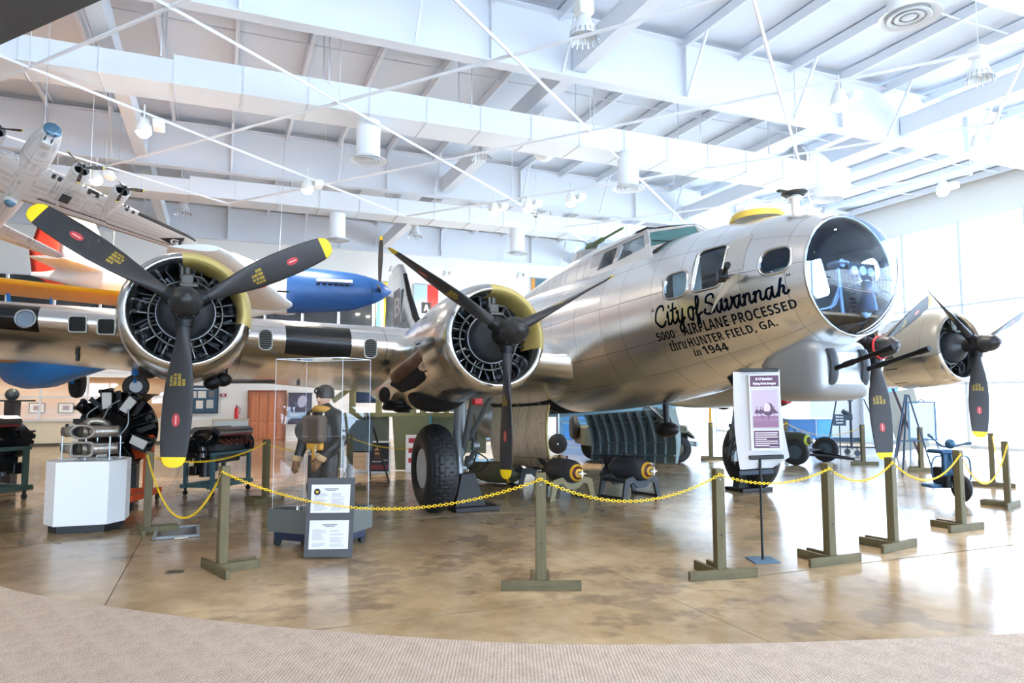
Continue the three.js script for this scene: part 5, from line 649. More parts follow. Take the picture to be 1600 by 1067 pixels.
// ---------- bombs ----------
function bombParts(o, L, r, bodyM, noseRings) {
  part(o, 'bomb_body', latZ([[0, L * .5], [r * .3, L * .48], [r * .7, L * .4], [r * .95, L * .28], [r, L * .16], [r, -L * .2], [r * .85, -L * .34], [r * .45, -L * .46], [r * .3, -L * .5], [0, -L * .5]], 32), bodyM);
  const tip = L * .5; noseRings.forEach(([a, b, m], i) => part(o, 'nose_band', latZ([[r * a, prof(a) * L + .004], [r * (a + b) / 2, prof((a + b) / 2) * L + .006], [r * b, prof(b) * L + .004]], 28), m)); function prof(q) { return interp([0, .3, .7, .95, 1], [.5, .48, .4, .28, .16], q); }
  part(o, 'fuze', [cyl(.03, .045, .1, 0, 0, tip + .03, PI / 2), box(.14, .02, .01, 0, 0, tip + .07), box(.02, .14, .01, 0, 0, tip + .07)], M(0xc9c2b2, .4, .6));
  for (let k = 0; k < 4; k++) part(o, 'tail_fin', ext([[0, 0], [r * 1.15, -.03], [r * 1.15, -.28], [0, -.3]], .008).rotateX(PI / 2).rotateZ(k * PI / 2 + PI / 4).translate(0, 0, -L * .36), bodyM); part(o, 'fin_box', [tor(r * .95, .012, 0, 0, -L * .56, 0, 0, PI / 4, 4, 4)], bodyM); for (const z of [.12, -.14]) part(o, 'lug', tor(.03, .01, 0, r + .015, z, 0, PI / 2), darkMetal);
}
const bombDk = M(0x3b3d42, .38, .2), bombOl = M(0x5a5640, .5, .1), maroon = M(0x5a1f26, .5), amber = M(0xe0a81e, .45);
{
  const rings = [[.2, .36, amber], [.38, .52, maroon], [.54, .68, amber]];
  const defs = [[.92, .48, 12.75, .40, 1.1, .215, bombDk, .47, 'dark bomb with yellow and maroon nose rings on the olive stand'], [2.14, .5, 12.9, .50, 1.05, .215, bombDk, .6, 'black bomb with yellow and maroon nose rings on the black stand at right'], [-.3, .24, 14.9, .3, 1.2, .22, bombOl, 1.0, 'brown bomb lying on the floor behind the inner propeller tip'], [.45, .52, 14.6, .5, 1.1, .2, bombDk, .35, 'dark bomb half hidden behind the olive post and the aluminium door']];
  defs.forEach(([X, y, Z, t, L, r, m, yaw, lab], i) => { const b = thing('aircraft_bomb', lab, 'bomb', wp(X, Z, i === 2 ? .225 : y), yaw, 'practice bombs under the bomb bay'); bombParts(b, L, r, m, i === 2 ? [[.9, .96, amber]] : rings); });
  const cradle = (X, Z, yaw, m, lab) => { const c = thing('bomb_stand', lab, 'stand', wp(X, Z), yaw); c.scale.set(1, .86, .9); for (const z of [.34, -.34]) { part(c, 'end_frame', ext([[-.46, 0], [-.38, 0], [-.3, .3], [-.22, .34], [-.16, .28], [-.1, .22], [.1, .22], [.16, .28], [.22, .34], [.3, .3], [.38, 0], [.46, 0], [.4, .4], [.3, .44], [.2, .46], [.12, .36], [-.12, .36], [-.2, .46], [-.3, .44], [-.4, .4]], .05).translate(0, 0, z - .025), m); part(c, 'foot', box(.1, .05, .07, -.42, .025, z), m); part(c, 'foot', box(.1, .05, .07, .42, .025, z), m); } for (const x of [-.36, .36]) part(c, 'side_rail', box(.05, .06, .7, x, .36, 0), m); for (const x of [-.42, .42]) part(c, 'floor_rail', box(.06, .05, .66, x, .028, 0), m); };
  cradle(.92, 12.75, .47, M(0x7d7250, .55), 'olive-brown steel stand under the left bomb'); cradle(2.12, 12.9, .6, M(0x22272c, .5), 'black steel stand under the right bomb'); cradle(.45, 14.6, .35, M(0x2c3136, .5), 'dark stand behind the aluminium bomb bay door');
  // trailer
  const t = thing('bomb_trailer', 'two-wheeled dark bomb trailer with a long drawbar behind the poster', 'trailer', wp(8.1, 19.3), .1); for (const [x, z] of [[-.62, .38], [.72, -.5]]) { part(t, 'tire', lat([[.18, -.08], [.3, -.1], [.35, -.05], [.35, .05], [.3, .1], [.18, .08]], 28).rotateZ(PI / 2).rotateY(.9).translate(x, .35, z), rubber); part(t, 'wheel_rim', [cyl(.18, .18, .14, x, .35, z, 0, .9, PI / 2, 24), cyl(.08, .08, .2, x, .35, z, 0, .9, PI / 2)], M(0x3a4750, .5)); }
  part(t, 'axle', rod(V3(-.62, .35, .38), V3(.72, .35, -.5), .04), darkMetal); part(t, 'drawbar', [rod(V3(-.5, .3, .2), V3(.95, .16, .5), .035), rod(V3(.3, .3, -.3), V3(.95, .16, .5), .035)], darkMetal); part(t, 'bed', box(.5, .08, 1.2, -.5, .4, -.2, 0, .4), darkMetal);
  const tb = thing('aircraft_bomb', 'olive bomb with pale green nose ring on the two-wheeled trailer', 'bomb', wp(7.55, 19.2, .66), .5); bombParts(tb, 1.3, .22, M(0x3d4438, .5), [[.5, .68, M(0xbdc94a, .5)]]);
}
// ---------- jeep ----------
{
  const od = M(0x565a48, .6), j = thing('jeep', 'olive army jeep with a white star behind the ribbed bomb bay door', 'jeep', wp(3.45, 20.1), .12);   // front toward +x
  part(j, 'tub', [ext([[-1.55, .5], [-1.55, .95], [-1.45, 1.0], [-.2, 1.0], [-.1, .72], [.25, .72], [.35, 1.02], [.5, 1.05], [.5, .5], [.1, .42], [-.6, .42]], 1.3, .01).translate(0, 0, -.65)], od);
  part(j, 'hood', loft([[.48, .62, .62, 1.06], [.9, .56, .62, 1.04], [1.35, .46, .6, 1.0], [1.4, .44, .58, .96]].map(([x, h, b, t]) => [V3(x, b, -h), V3(x, t - .05, -h), V3(x, t, -h + .06), V3(x, t, h - .06), V3(x, t - .05, h), V3(x, b, h)]), { flip: true }), od);
  const gr = part(j, 'grille', rbox(.04, .52, .92, .01, 1.42, .76, 0), M(0xdfe5e4, .4, .2)); for (let k = 0; k < 9; k++) part(gr, 'grille_slot', box(.02, .36, .03, 1.442, .78, -.28 + k * .07), M(0x3f525c, .6)); for (const z of [-.36, .36]) part(gr, 'headlamp', cyl(.08, .08, .05, 1.44, .84, z, 0, 0, PI / 2), chrome);
  for (const z of [-.6, .6]) { part(j, 'fender', ext([[.55, .7], [.7, .86], [1.35, .86], [1.5, .7], [1.5, .66], [1.3, .82], [.75, .82], [.6, .66]], .3, .005).translate(0, 0, z - .15), od); for (const x of [-1.0, 1.05]) { part(j, 'tire', lat([[.2, -.09], [.34, -.1], [.38, -.05], [.38, .05], [.34, .1], [.2, .09]], 28).rotateX(PI / 2).translate(x, .38, z * 1.05), rubber); part(j, 'wheel', lat([[0, .07], [.1, .08], [.2, .05], [.2, -.05], [0, -.07]], 20).rotateX(PI / 2).translate(x, .38, z * 1.05), od); } }
  part(j, 'bumper', rbox(.08, .14, 1.3, .01, 1.62, .5, 0), M(0xdfe6e6, .5)); part(j, 'windshield_frame', [rod(V3(.42, 1.04, -.6), V3(.5, 1.5, -.6), .02), rod(V3(.42, 1.04, .6), V3(.5, 1.5, .6), .02), rod(V3(.5, 1.5, -.6), V3(.5, 1.5, .6), .02)], od); part(j, 'windshield_glass', box(.006, .42, 1.14, .46, 1.28, 0, 0, 0, -.17), glass); part(j, 'steering_wheel', [tor(.2, .016, .0, 1.15, .3, 0, PI / 2 - .4, 0), rod(V3(.0, 1.15, .3), V3(.35, .9, .3), .015)], black);
  part(j, 'seat', [rbox(.45, .12, .45, .04, -.35, .8, .3), rbox(.12, .4, .45, .04, -.6, 1.0, .3), rbox(.45, .12, .45, .04, -.35, .8, -.3), rbox(.12, .4, .45, .04, -.6, 1.0, -.3)], M(0x5d5540, .9)); part(j, 'spare_wheel', lat([[.0, -.08], [.3, -.1], [.36, 0], [.3, .1], [0, .08]], 24).rotateZ(PI / 2).translate(-1.66, .95, -.25), rubber);
  const st = []; for (let k = 0; k < 10; k++) { const a = PI / 2 + k * PI / 5, r = k % 2 ? .045 : .11; st.push([r * Math.cos(a), r * Math.sin(a)]); } part(j, 'star', ext(st, .006).translate(-1.1, .82, .662), white);
}
// ---------- fighter with blue nose, hung above the floor ----------
{
  const f = thing('fighter_airplane', 'silver fighter airplane with blue nose and red tail hung behind the left engine', 'airplane', wp(-3.28, 19.0, 4.66)); f.rotation.set(0, .17, -.02, 'YXZ'); f.scale.setScalar(.93);   // nose toward +x, nose tip at origin
  const al = M(0xdfe2e3, .36, .25), blue = M(0x1f4c86, .35, .1), redT = M(0xd8402c, .45);
  const X = [0, .25, .6, 1.2, 2.2, 3.2, 4.2, 5.2, 6.5, 7.8, 9.0, 9.6], T = [.02, .24, .38, .5, .56, .6, .6, .58, .45, .34, .22, .1], Bt = [.02, .24, .42, .62, .72, .78, .95, .95, .65, .38, .14, .0], Hh = [.02, .22, .32, .38, .42, .44, .44, .42, .32, .2, .08, .02];
  const ring = x => { const t = interp(X, T, x), b = interp(X, Bt, x), h = interp(X, Hh, x), o = []; for (let j = 0; j < 32; j++) { const a = j / 32 * 2 * PI, c = Math.cos(a); o.push(V3(-x, (c > 0 ? t : b) * c, h * Math.sin(a))); } return o; };
  part(f, 'spinner', loft(seqU(0, .55, 8).map(ring)), blue); part(f, 'nose_cowl', loft(seqU(.56, 2.9, 10).map(ring)), blue); part(f, 'fuselage', loft(seqU(2.9, 9.6, 24).map(ring)), al);
  part(f, 'exhaust_fairing', rbox(1.0, .09, .06, .03, -1.6, .18, .4), M(0xe8ecec, .4)); for (let k = 0; k < 6; k++) part(f, 'exhaust_stub', rod(V3(-1.2 - k * .16, .08, .38), V3(-1.28 - k * .16, .06, .46), .03), darkMetal);
  part(f, 'canopy', loft([[-3.6, .02, .5], [-3.9, .2, .72], [-4.4, .28, .92], [-5.0, .26, .92], [-5.6, .18, .74], [-6.1, .03, .5]].map(([x, h, t]) => { const o = []; for (let j = 0; j <= 12; j++) { const a = -PI / 2 + j / 12 * PI; o.push(V3(x, .42 + (t - .42) * Math.cos(a), (h + .04) * Math.sin(a))); } return o; }), { closed: false, caps: false }), M(0xdfe6ea, .15, .3)); part(f, 'canopy_frame', [box(1.3, .03, .04, -4.1, .55, .3), box(.04, .2, .3, -3.75, .6, .15)], al);
  part(f, 'radiator_scoop', loft([[-4.3, .1, -.72, -.98], [-4.5, .26, -.66, -1.08], [-5.4, .3, -.6, -1.1], [-6.6, .2, -.5, -.85], [-7.0, .05, -.45, -.55]].map(([x, h, t, b]) => { const o = []; for (let j = 0; j < 16; j++) { const a = j / 16 * 2 * PI; o.push(V3(x, (t + b) / 2 + (t - b) / 2 * Math.cos(a), h * Math.sin(a))); } return o; })), al);
  const foil = (p, c, th, vert) => { const r = []; for (let j = 0; j < 18; j++) { const s = 1 - 2 * j / 18 + 1e-6, x = s * s, y = 5 * th * (.2969 * Math.sqrt(x) - .126 * x - .3516 * x * x + .2843 * x ** 3 - .1036 * x ** 4) * c * Math.sign(s); r.push(vert ? V3(p.x - x * c, p.y, p.z + y) : V3(p.x - x * c, p.y + y, p.z)); } return r; };
  for (const s of [1, -1]) { const w = part(f, 'wing', loft([[.2, 2.7, -2.7], [.5, 2.55, -2.78], [1.5, 2.3, -2.9], [3.5, 1.75, -3.15], [5.2, 1.3, -3.35], [5.6, 1.0, -3.5]].map(([z, c, x]) => foil(V3(x, -.55 + z * .08, s * z), c, .14)), { flip: s < 0 }), al); part(w, 'wing_stripe', loft([[2.6, 2.0, -3.03], [2.9, 1.92, -3.07]].map(([z, c, x]) => foil(V3(x + .01, -.55 + z * .08, s * z), c, .15)), { flip: s < 0 }), redT); part(w, 'wing_gun', [rod(V3(-2.9, -.42, s * 2.0), V3(-2.6, -.42, s * 2.0), .02)], darkMetal); part(f, 'tailplane', loft([[.05, 1.3, -7.7], [1.9, .8, -8.05]].map(([z, c, x]) => foil(V3(x, .2, s * z), c, .1)), { flip: s < 0 }), al); }
  part(f, 'fin', loft([[.15, 1.6, -7.3], [.7, 1.3, -7.75], [1.55, .9, -8.1]].map(([y, c, x]) => foil(V3(x, y, 0), c, .1, true))), al); part(f, 'rudder', loft([[-.25, .4, -8.75], [.1, .75, -8.85], [.7, .75, -8.95], [1.5, .55, -8.95], [1.75, .3, -8.95]].map(([y, c, x]) => foil(V3(x, y, 0), c, .12, true))), redT); part(f, 'fin_tip', loft([[1.55, .9, -8.1], [1.78, .6, -8.3]].map(([y, c, x]) => foil(V3(x, y, 0), c, .1, true))), M(0xeceae6, .5)); 
  const nT = canv(256, 64, (g, w, h) => { g.fillStyle = '#d3d6d6'; g.fillRect(0, 0, w, h); g.fillStyle = '#15171a'; g.font = 'bold 56px monospace'; g.fillText('00', 120, 52); }); part(f, 'tail_number', box(.7, .2, .01, -7.9, .62, .09), [0, 1, 2, 3, 4, 5].map(i => i === 4 ? new THREE.MeshStandardMaterial({ map: nT, roughness: .4 }) : al));
  for (let k = 0; k < 4; k++) { const a = k * PI / 2 + .06; part(f, 'propeller_blade', loft([[.2, .1, .06], [.4, .16, .05], [.9, .24, .03], [1.3, .22, .02], [1.55, .14, .014], [1.6, .05, .01]].map(([r, c, t]) => { const o = []; for (let j = 0; j < 10; j++) { const b = j / 10 * 2 * PI; o.push(V3(-.35 + c * .6 * Math.cos(b) * .5, r, c * .8 * Math.cos(b) * .5 + t * Math.sin(b) * .5)); } return o; })).rotateX(a), k === 2 ? M(0x6f9fd0, .4) : M(0x2b2c2e, .5)); part(f, 'blade_tip', loft([[1.5, .16, .016], [1.6, .1, .012], [1.64, .03, .01]].map(([r, c, t]) => { const o = []; for (let j = 0; j < 10; j++) { const b = j / 10 * 2 * PI; o.push(V3(-.35 + c * .6 * Math.cos(b) * .52, r, c * .8 * Math.cos(b) * .52 + t * Math.sin(b) * .6)); } return o; })).rotateX(a), yellow); }
  for (const x of [-3.2, -7.6]) part(f, 'hanging_cable', rod(V3(x, .4, 0), V3(x, 5.1, 0), .006, 5), M(0xb9bec4, .5));
}
// ---------- yellow and blue biplane on tall stands ----------
{
  const yl = new THREE.MeshStandardMaterial({ color: 0xf0a512, roughness: .42 }), bl = M(0x1f7fd4, .4), b = thing('biplane', 'yellow-winged biplane with blue fuselage raised on black stands behind the bomber wing', 'biplane', wp(-10.5, 15.7, 2.9)); b.rotation.set(0, 2.5, 0, 'YXZ'); b.scale.setScalar(1.1);   // nose toward +x (image left), tail to the right
  const X = [1.6, 1.2, .6, -.4, -1.6, -2.8, -4.1], T = [.0, .1, .12, .1, .0, -.1, -.22], Bt = [.6, .76, .84, .82, .66, .52, .42], H = [.36, .42, .4, .38, .28, .16, .05];
  part(b, 'fuselage', loft(X.map((x, i) => { const o = []; for (let j = 0; j < 24; j++) { const a = j / 24 * 2 * PI, c = Math.cos(a), e = .75; o.push(V3(x, (c > 0 ? T[i] : Bt[i]) * Math.sign(c) * Math.abs(c) ** e, H[i] * Math.sign(Math.sin(a)) * Math.abs(Math.sin(a)) ** e)); } return o; }), { flip: true }), bl);
  const foil = (x, y, z, c, th) => { const r = []; for (let j = 0; j < 18; j++) { const s = 1 - 2 * j / 18 + 1e-6, q = s * s, yy = 5 * th * (.2969 * Math.sqrt(q) - .126 * q - .3516 * q * q + .2843 * q ** 3 - .1036 * q ** 4) * c * Math.sign(s); r.push(V3(x - q * c, y + yy + (s > 0 ? .03 : .02), z)); } return r; };
  const wing = (n, y, x0, sp, dih, k = 1) => part(b, n, loft([-1, -.95, -.7, -.3, 0, .3, .7, .95, 1].map(t => foil(x0 - (Math.abs(t) > .93 ? .25 : 0), y + Math.abs(t) * dih, t * sp, k * (Math.abs(t) > .97 ? .7 : Math.abs(t) > .93 ? 1.3 : 1.5), .11)), { flip: true }), yl);
  wing('upper_wing', 1.22, 1.5, 4.8, .02, 1.35); wing('lower_wing', -.26, .75, 4.6, .1);
  for (const s of [1, -1]) { for (const [x0, x1] of [[.9, .4], [-.1, -.5]]) part(b, 'interplane_strut', bar(V3(x0, 1.18, s * 3.3), V3(x1, -.25, s * 3.2), .03, .09), bl); part(b, 'cabane_strut', bar(V3(.8, 1.14, s * .4), V3(.6, .1, s * .3), .03, .07), bl); part(b, 'tailplane', loft([[.05, 1.1], [1.0, 1.0], [1.6, .5]].map(([z, c]) => foil(-3.0, .0, s * z, c, .08)), { flip: s > 0 }), yl); part(b, 'gear_leg', rod(V3(.7, -.4, s * .5), V3(.75, -.7, s * .95), .06), bl); part(b, 'main_wheel', lat([[0, -.08], [.2, -.09], [.3, -.07], [.32, 0], [.3, .07], [.2, .09], [0, .08]], 26).rotateX(PI / 2).translate(.75, -.98 + .27, s * .98), rubber); }
  part(b, 'fin', ext([[-3.1, 0], [-4.1, -.1], [-4.3, .3], [-4.2, .8], [-3.9, .95], [-3.5, .6]], .05, .01).translate(0, 0, -.025), yl); part(b, 'engine_ring', [tor(.42, .12, 1.6, 0, 0, 0, PI / 2)], darkMetal);
  const tw = part(b, 'tail_wheel', lat([[.1, -.055], [.17, -.07], [.2, -.05], [.21, 0], [.2, .05], [.17, .07], [.1, .055]], 28).rotateX(PI / 2).rotateY(1.14).translate(-3.8, -.83, .1), M(0x3a3634, .6)); part(tw, 'wheel_disc', cyl(.11, .11, .1, 0, 0, 0, PI / 2, 0, 0, 24).rotateY(1.14).translate(-3.8, -.83, .1), M(0xd9dadb, .4)); part(b, 'tail_leg', [box(.1, .5, .12, -3.8, -.52, .1)], bl);
  const st = (X, Z, lab) => { const s = thing('wheel_stand', lab, 'stand', wp(X, Z), .2); part(s, 'post', rbox(.2, 1.7, .2, .01, 0, .87, 0), black); part(s, 'flare', cyl(.34, .12, .2, 0, 1.72, 0, 0, 0, 0, 4), black); part(s, 'top_plate', rbox(.66, .03, .5, .005, 0, 1.835, 0), darkMetal); part(s, 'base', rbox(.7, .04, .7, .006, 0, .022, 0), black); };
  const p = b.localToWorld(V3(-3.8, 0, .1)); b.updateMatrixWorld(true); const q = b.localToWorld(V3(-3.8, 0, .1)); st(q.x, -q.z, 'black stand carrying the small tail wheel above the radial engine'); const q2 = b.localToWorld(V3(.75, 0, -.98)); st(q2.x, -q2.z, 'black stand carrying the main wheel of the biplane outside the left frame edge'); 
  const s3 = thing('wheel_stand', 'dark post with a round fitting on its plate at the left frame edge', 'stand', wp(-9.75, 13.8), 0); part(s3, 'post', rbox(.2, 1.7, .2, .01, 0, .86, 0), M(0x2a1d1c, .5)); part(s3, 'top_plate', rbox(.6, .03, .3, .005, .05, 1.72, 0), black); part(s3, 'fitting', [sph(.12, -.02, 1.84, 0, 1, 1, 1)], M(0x4f5654, .4, .4)); part(s3, 'base', rbox(.6, .04, .6, .006, 0, .021, 0), black);
}
// ---------- olive and light-blue aircraft far behind the bomber ----------
{
  const t = thing('warplane', 'olive airplane with light blue underside parked far behind the bomber', 'airplane', wp(1.6, 24.2, 1.95)); t.rotation.y = .16; const ol = M(0x8b8a72, .5), bu = M(0x7fb4d2, .45);
  const X = [-6, -5, -3, 0, 2.5, 4.2, 5.2], R = [.15, .5, .85, 1.0, .9, .6, .2]; const half = (a0, a1) => loft(seqU(-6, 5.2, 24).map(x => { const r = interp(X, R, x), o = []; for (let j = 0; j <= 14; j++) { const a = a0 + (a1 - a0) * j / 14; o.push(V3(x, r * Math.sin(a) * .82, r * Math.cos(a))); } return o; }), { closed: false, caps: false });
  part(t, 'upper_fuselage', half(PI + .35, -.35), ol); part(t, 'lower_fuselage', half(-.35, -PI + .35), bu);
  for (const s of [1, -1]) part(t, 'wing', loft([[.3, 2.4], [3, 1.9], [6, 1.2]].map(([z, c]) => { const r = []; for (let j = 0; j < 14; j++) { const q = 1 - 2 * j / 14 + 1e-6, x = q * q; r.push(V3(1.2 - x * c, .1 + z * .07 + .12 * c * Math.sign(q) * (Math.sqrt(x) - x), s * z)); } return r; }), { flip: s < 0 }), bu);
  for (const z of [.25, -.25]) part(t, 'nose_wheel', lat([[.05, -.08], [.2, -.09], [.24, 0], [.2, .09], [.05, .08]], 20).rotateX(PI / 2).translate(4.2, -1.7, z), rubber); part(t, 'gear_leg', [rod(V3(4.2, -.4, 0), V3(4.2, -1.7, 0), .05), rod(V3(4.2, -1.7, -.3), V3(4.2, -1.7, .3), .04), rod(V3(3.4, -.5, 0), V3(4.2, -1.5, 0), .03)], M(0xcfd6d8, .4)); for (const z of [1.6, -1.6]) { part(t, 'main_wheel', lat([[.05, -.1], [.26, -.11], [.32, 0], [.26, .11], [.05, .1]], 20).rotateX(PI / 2).translate(-.4, -1.62, z), rubber); part(t, 'main_leg', rod(V3(-.4, .1, z), V3(-.4, -1.62, z * .98), .05), steel); } part(t, 'bay_door', box(.9, .06, .3, .4, -.95, .6, .3), bu);
}
// ---------- engine ring stand, kiosk, easels ----------
{
  const r = thing('turbine_ring', 'grey blue ring-shaped engine section on a pale stand behind the landing gear', 'engine part', wp(-.75, 19.9), .5), gb = M(0x7f98a6, .4, .5); part(r, 'outer_ring', tor(.62, .09, 0, 1.25, 0), gb); part(r, 'inner_ring', latZ([[.3, .2], [.42, .16], [.46, 0], [.42, -.2], [.3, -.2]], 28).translate(.1, 1.25, 0), gb); part(r, 'core', sph(.3, .2, 1.25, -.1), M(0x5c7484, .4, .4)); for (let k = 0; k < 6; k++) part(r, 'spoke', rod(V3(.4 * Math.cos(k * 1.05), 1.25 + .4 * Math.sin(k * 1.05), 0), V3(.6 * Math.cos(k * 1.05), 1.25 + .6 * Math.sin(k * 1.05), 0), .04), gb); part(r, 'stand_leg', [bar(V3(-.3, .05, 0), V3(-.1, .7, 0), .1, .08), bar(V3(.4, .05, 0), V3(.2, .7, 0), .1, .08), box(1.2, .06, .3, 0, .03, 0)], M(0x8fc0d8, .5));
  const k = thing('wooden_kiosk', 'olive wooden kiosk frame with diagonal braces and solid panels behind the main wheel', 'kiosk', wp(-3.0, 17.6), -.1), oM = M(0x8a8a5e, .65), pM = M(0x7d8468, .65);
  for (const x of [-1.0, -.32, .55, .8]) part(k, 'post', box(.13, 1.1, .13, x, 1.85, 0), oM); part(k, 'post', box(.12, .8, .12, 1.1, 1.7, -.2), oM); part(k, 'post', box(.12, .8, .12, 1.35, 1.65, -.2), oM); part(k, 'brace', bar(V3(-.3, 1.75, .02), V3(.62, 2.25, .02), .06, .13), oM); part(k, 'brace', bar(V3(-1.5, 1.7, .02), V3(-.95, 2.1, .02), .06, .13), oM); part(k, 'top_rail', box(2.2, .12, .12, -.1, 2.4, 0), oM); part(k, 'sill', box(3.2, .1, .2, .2, 1.36, -.05), oM); part(k, 'front_panel', ext([[.15, 0], [.75, 0], [.95, .7], [1.0, 1.32], [.05, 1.32]], .06).translate(0, .02, .05), M(0x777a58, .6)); part(k, 'side_panel', box(1.5, .9, .06, 1.6, .87, -.2), pM); part(k, 'back_panel', box(1.6, 1.3, .06, -.9, .67, -.15), M(0x6b7462, .6)); part(k, 'equipment', [rbox(.7, .5, .4, .08, -.7, 1.9, -.4), rbox(.5, .5, .4, .08, .2, 1.75, -.4), sph(.25, .3, 1.6, -.3)], M(0x244a78, .5)); part(k, 'side_upright', box(.07, 1.35, .05, 1.02, .68, .12), M(0x4f8396, .5));
  const poster = (n, lab, X, Z, w, h, draw, turn = 0) => { const p = thing(n, lab, 'poster', wp(X, Z), turn); part(p, 'poster_frame', [rbox(w + .07, .04, .03, .004, 0, h + .055, 0), rbox(w + .07, .04, .03, .004, 0, .02, 0), rbox(.04, h, .03, .004, w / 2 + .015, h / 2 + .04, 0), rbox(.04, h, .03, .004, -w / 2 - .015, h / 2 + .04, 0)], M(0xe9e9e6, .5)); part(p, 'poster_print', box(w, h, .012, 0, h / 2 + .04, 0), [0, 1, 2, 3, 4, 5].map(i => i === 4 ? new THREE.MeshStandardMaterial({ map: canv(256, 384, draw), roughness: .5 }) : whiteD)); return p; };
  poster('framed_poster', 'framed dark poster with a warm portrait leaning behind the easel', -3.15, 16.9, .46, .68, (g, w, h) => { g.fillStyle = '#231f22'; g.fillRect(0, 0, w, h); g.fillStyle = '#c08a5c'; g.beginPath(); g.ellipse(105, 120, 46, 58, 0, 0, 7); g.fill(); g.fillStyle = '#4a3424'; g.fillRect(60, 160, 120, 60); g.fillStyle = '#7d2f33'; g.fillRect(0, 300, w, 60); g.fillStyle = '#e8e2da'; g.font = 'italic bold 26px serif'; g.fillText('Someone', 30, 262); g.fillText('talked', 150, 244); });
  poster('framed_poster', 'peach map poster leaning left of the dark portrait poster', -3.75, 17.1, .5, .78, (g, w, h) => { g.fillStyle = '#e8c396'; g.fillRect(0, 0, w, h); g.strokeStyle = '#b88a5c'; g.lineWidth = 4; for (let k = 0; k < 6; k++) { g.beginPath(); g.moveTo(20, 40 + k * 60); g.bezierCurveTo(90, k * 70, 150, 90 + k * 50, 240, 30 + k * 62); g.stroke(); } });
  poster('framed_poster', 'red and white banded poster half hidden by the main wheel', -2.2, 17.0, .62, .82, (g, w, h) => { g.fillStyle = '#f2efee'; g.fillRect(0, 0, w, h); g.fillStyle = '#b9303f'; for (const y of [20, 130, 240]) g.fillRect(14, y, w - 28, 54); g.fillStyle = '#4c82a8'; g.beginPath(); g.ellipse(150, 170, 60, 80, .4, 0, 7); g.fill(); g.fillStyle = '#fff'; g.font = 'bold 34px sans-serif'; g.fillText('BUY', 40, 282); });
  const easel = (lab, X, Z, h, s, m, turn, panel) => { const e = thing('easel', lab, 'easel', wp(X, Z), turn); part(e, 'leg', bar(V3(-s, .0, .12), V3(-.03, h, 0), .03, .03), m); part(e, 'leg', bar(V3(s, .0, .12), V3(.03, h, 0), .03, .03), m); part(e, 'leg', bar(V3(0, .0, -.4), V3(0, h, -.02), .03, .03), m); part(e, 'ledge', box(s * 1.1, .03, .05, 0, h * .44, .08), m); if (panel) part(e, 'panel', tr(rbox(panel[0], panel[1], .02, .004), panel[2] || 0, h * .44 + panel[1] / 2 + .02, .1, -.1), panel[3]); return e; };
  easel('black tripod easel holding a grey panel beside the glass display case', -3.1, 15.2, 1.45, .5, black, 0, [.52, .66, -.12, M(0x59676c, .5)]);
  easel('tall black folding easel without a panel at right', 8.95, 16.0, 1.85, .46, M(0x1f3f5c, .5), -.1, null);
  const bp2 = thing('leaning_board', 'large grey speckled panel leaning on a dark wooden easel beyond the middle propeller', 'display panel', wp(12.2, 22.0), -.1); part(bp2, 'panel', tr(rbox(.95, 1.85, .03, .006), .05, 1.1, 0, -.12, 0, .17), new THREE.MeshStandardMaterial({ map: dataTex(64, k => { const v = (k * 7919 % 97) / 97 * 40; return [150 + v, 150 + v, 140 + v]; }, true), roughness: .8 })); part(bp2, 'support_leg', [bar(V3(-.4, 2.1, .18), V3(.25, 0, .35), .08, .06), bar(V3(-.1, 1.2, .2), V3(-.45, 0, .4), .05, .05)], M(0x4b3440, .6)); part(bp2, 'back_leg', [bar(V3(.1, 1.4, -.1), V3(.2, 0, -.6), .05, .05)], M(0x4b3440, .6));
  const fc = thing('flip_chart', 'framed pale flip chart board standing before the window wall', 'board', wp(11.35, 19.6), -.25); part(fc, 'board', box(.62, .95, .02, 0, 1.15, 0), M(0xdfe7ee, .6)); part(fc, 'frame', [box(.04, 1.02, .04, .33, 1.15, 0), box(.04, 1.02, .04, -.33, 1.15, 0), box(.7, .04, .04, 0, 1.66, 0), box(.7, .05, .1, 0, .64, .03)], M(0x4f7d9c, .5)); part(fc, 'handle', tube([V3(-.1, 1.66, 0), V3(0, 1.73, 0), V3(.1, 1.66, 0)], .02), M(0x3f6f8f, .5)); part(fc, 'chart_leg', [bar(V3(-.3, .66, 0), V3(-.42, 0, .3), .03, .03), bar(V3(.3, .66, 0), V3(.42, 0, .3), .03, .03), bar(V3(0, .66, 0), V3(0, 0, -.35), .03, .03)], M(0x4f7d9c, .5));
  // black tripod hoist with notice
  const th = thing('tripod_hoist', 'tall black wheeled tripod frame under the chin turret', 'tripod', wp(10.5, 22.2), 0), tm = M(0x1e3342, .5); part(th, 'leg', rod(V3(-.75, .3, .3), V3(-.3, 1.75, 0), .025), tm); part(th, 'leg', rod(V3(1.05, .25, .3), V3(.55, 1.75, 0), .02), tm); part(th, 'mast', [rod(V3(.12, .2, 0), V3(.12, 1.85, 0), .04), rbox(.14, .16, .1, .02, .12, 1.75, 0)], tm); part(th, 'base_rail', [rod(V3(-.75, .3, .3), V3(1.05, .25, .3), .018), rod(V3(-.75, .3, .3), V3(.12, .22, -.3), .018), rod(V3(.12, .22, -.3), V3(1.05, .25, .3), .018)], tm); for (const [x, z] of [[-.75, .3], [1.05, .3], [.12, -.3], [.12, .35]]) part(th, 'wheel', [cyl(.09, .09, .05, x, .09, z, PI / 2), rod(V3(x, .1, z), V3(x, .3, z), .02)], tm); part(th, 'gear_head', [rbox(.36, .18, .16, .03, -.02, 1.18, 0), cyl(.07, .07, .3, .0, 1.3, 0, 0, 0, PI / 2 - .5)], tm);
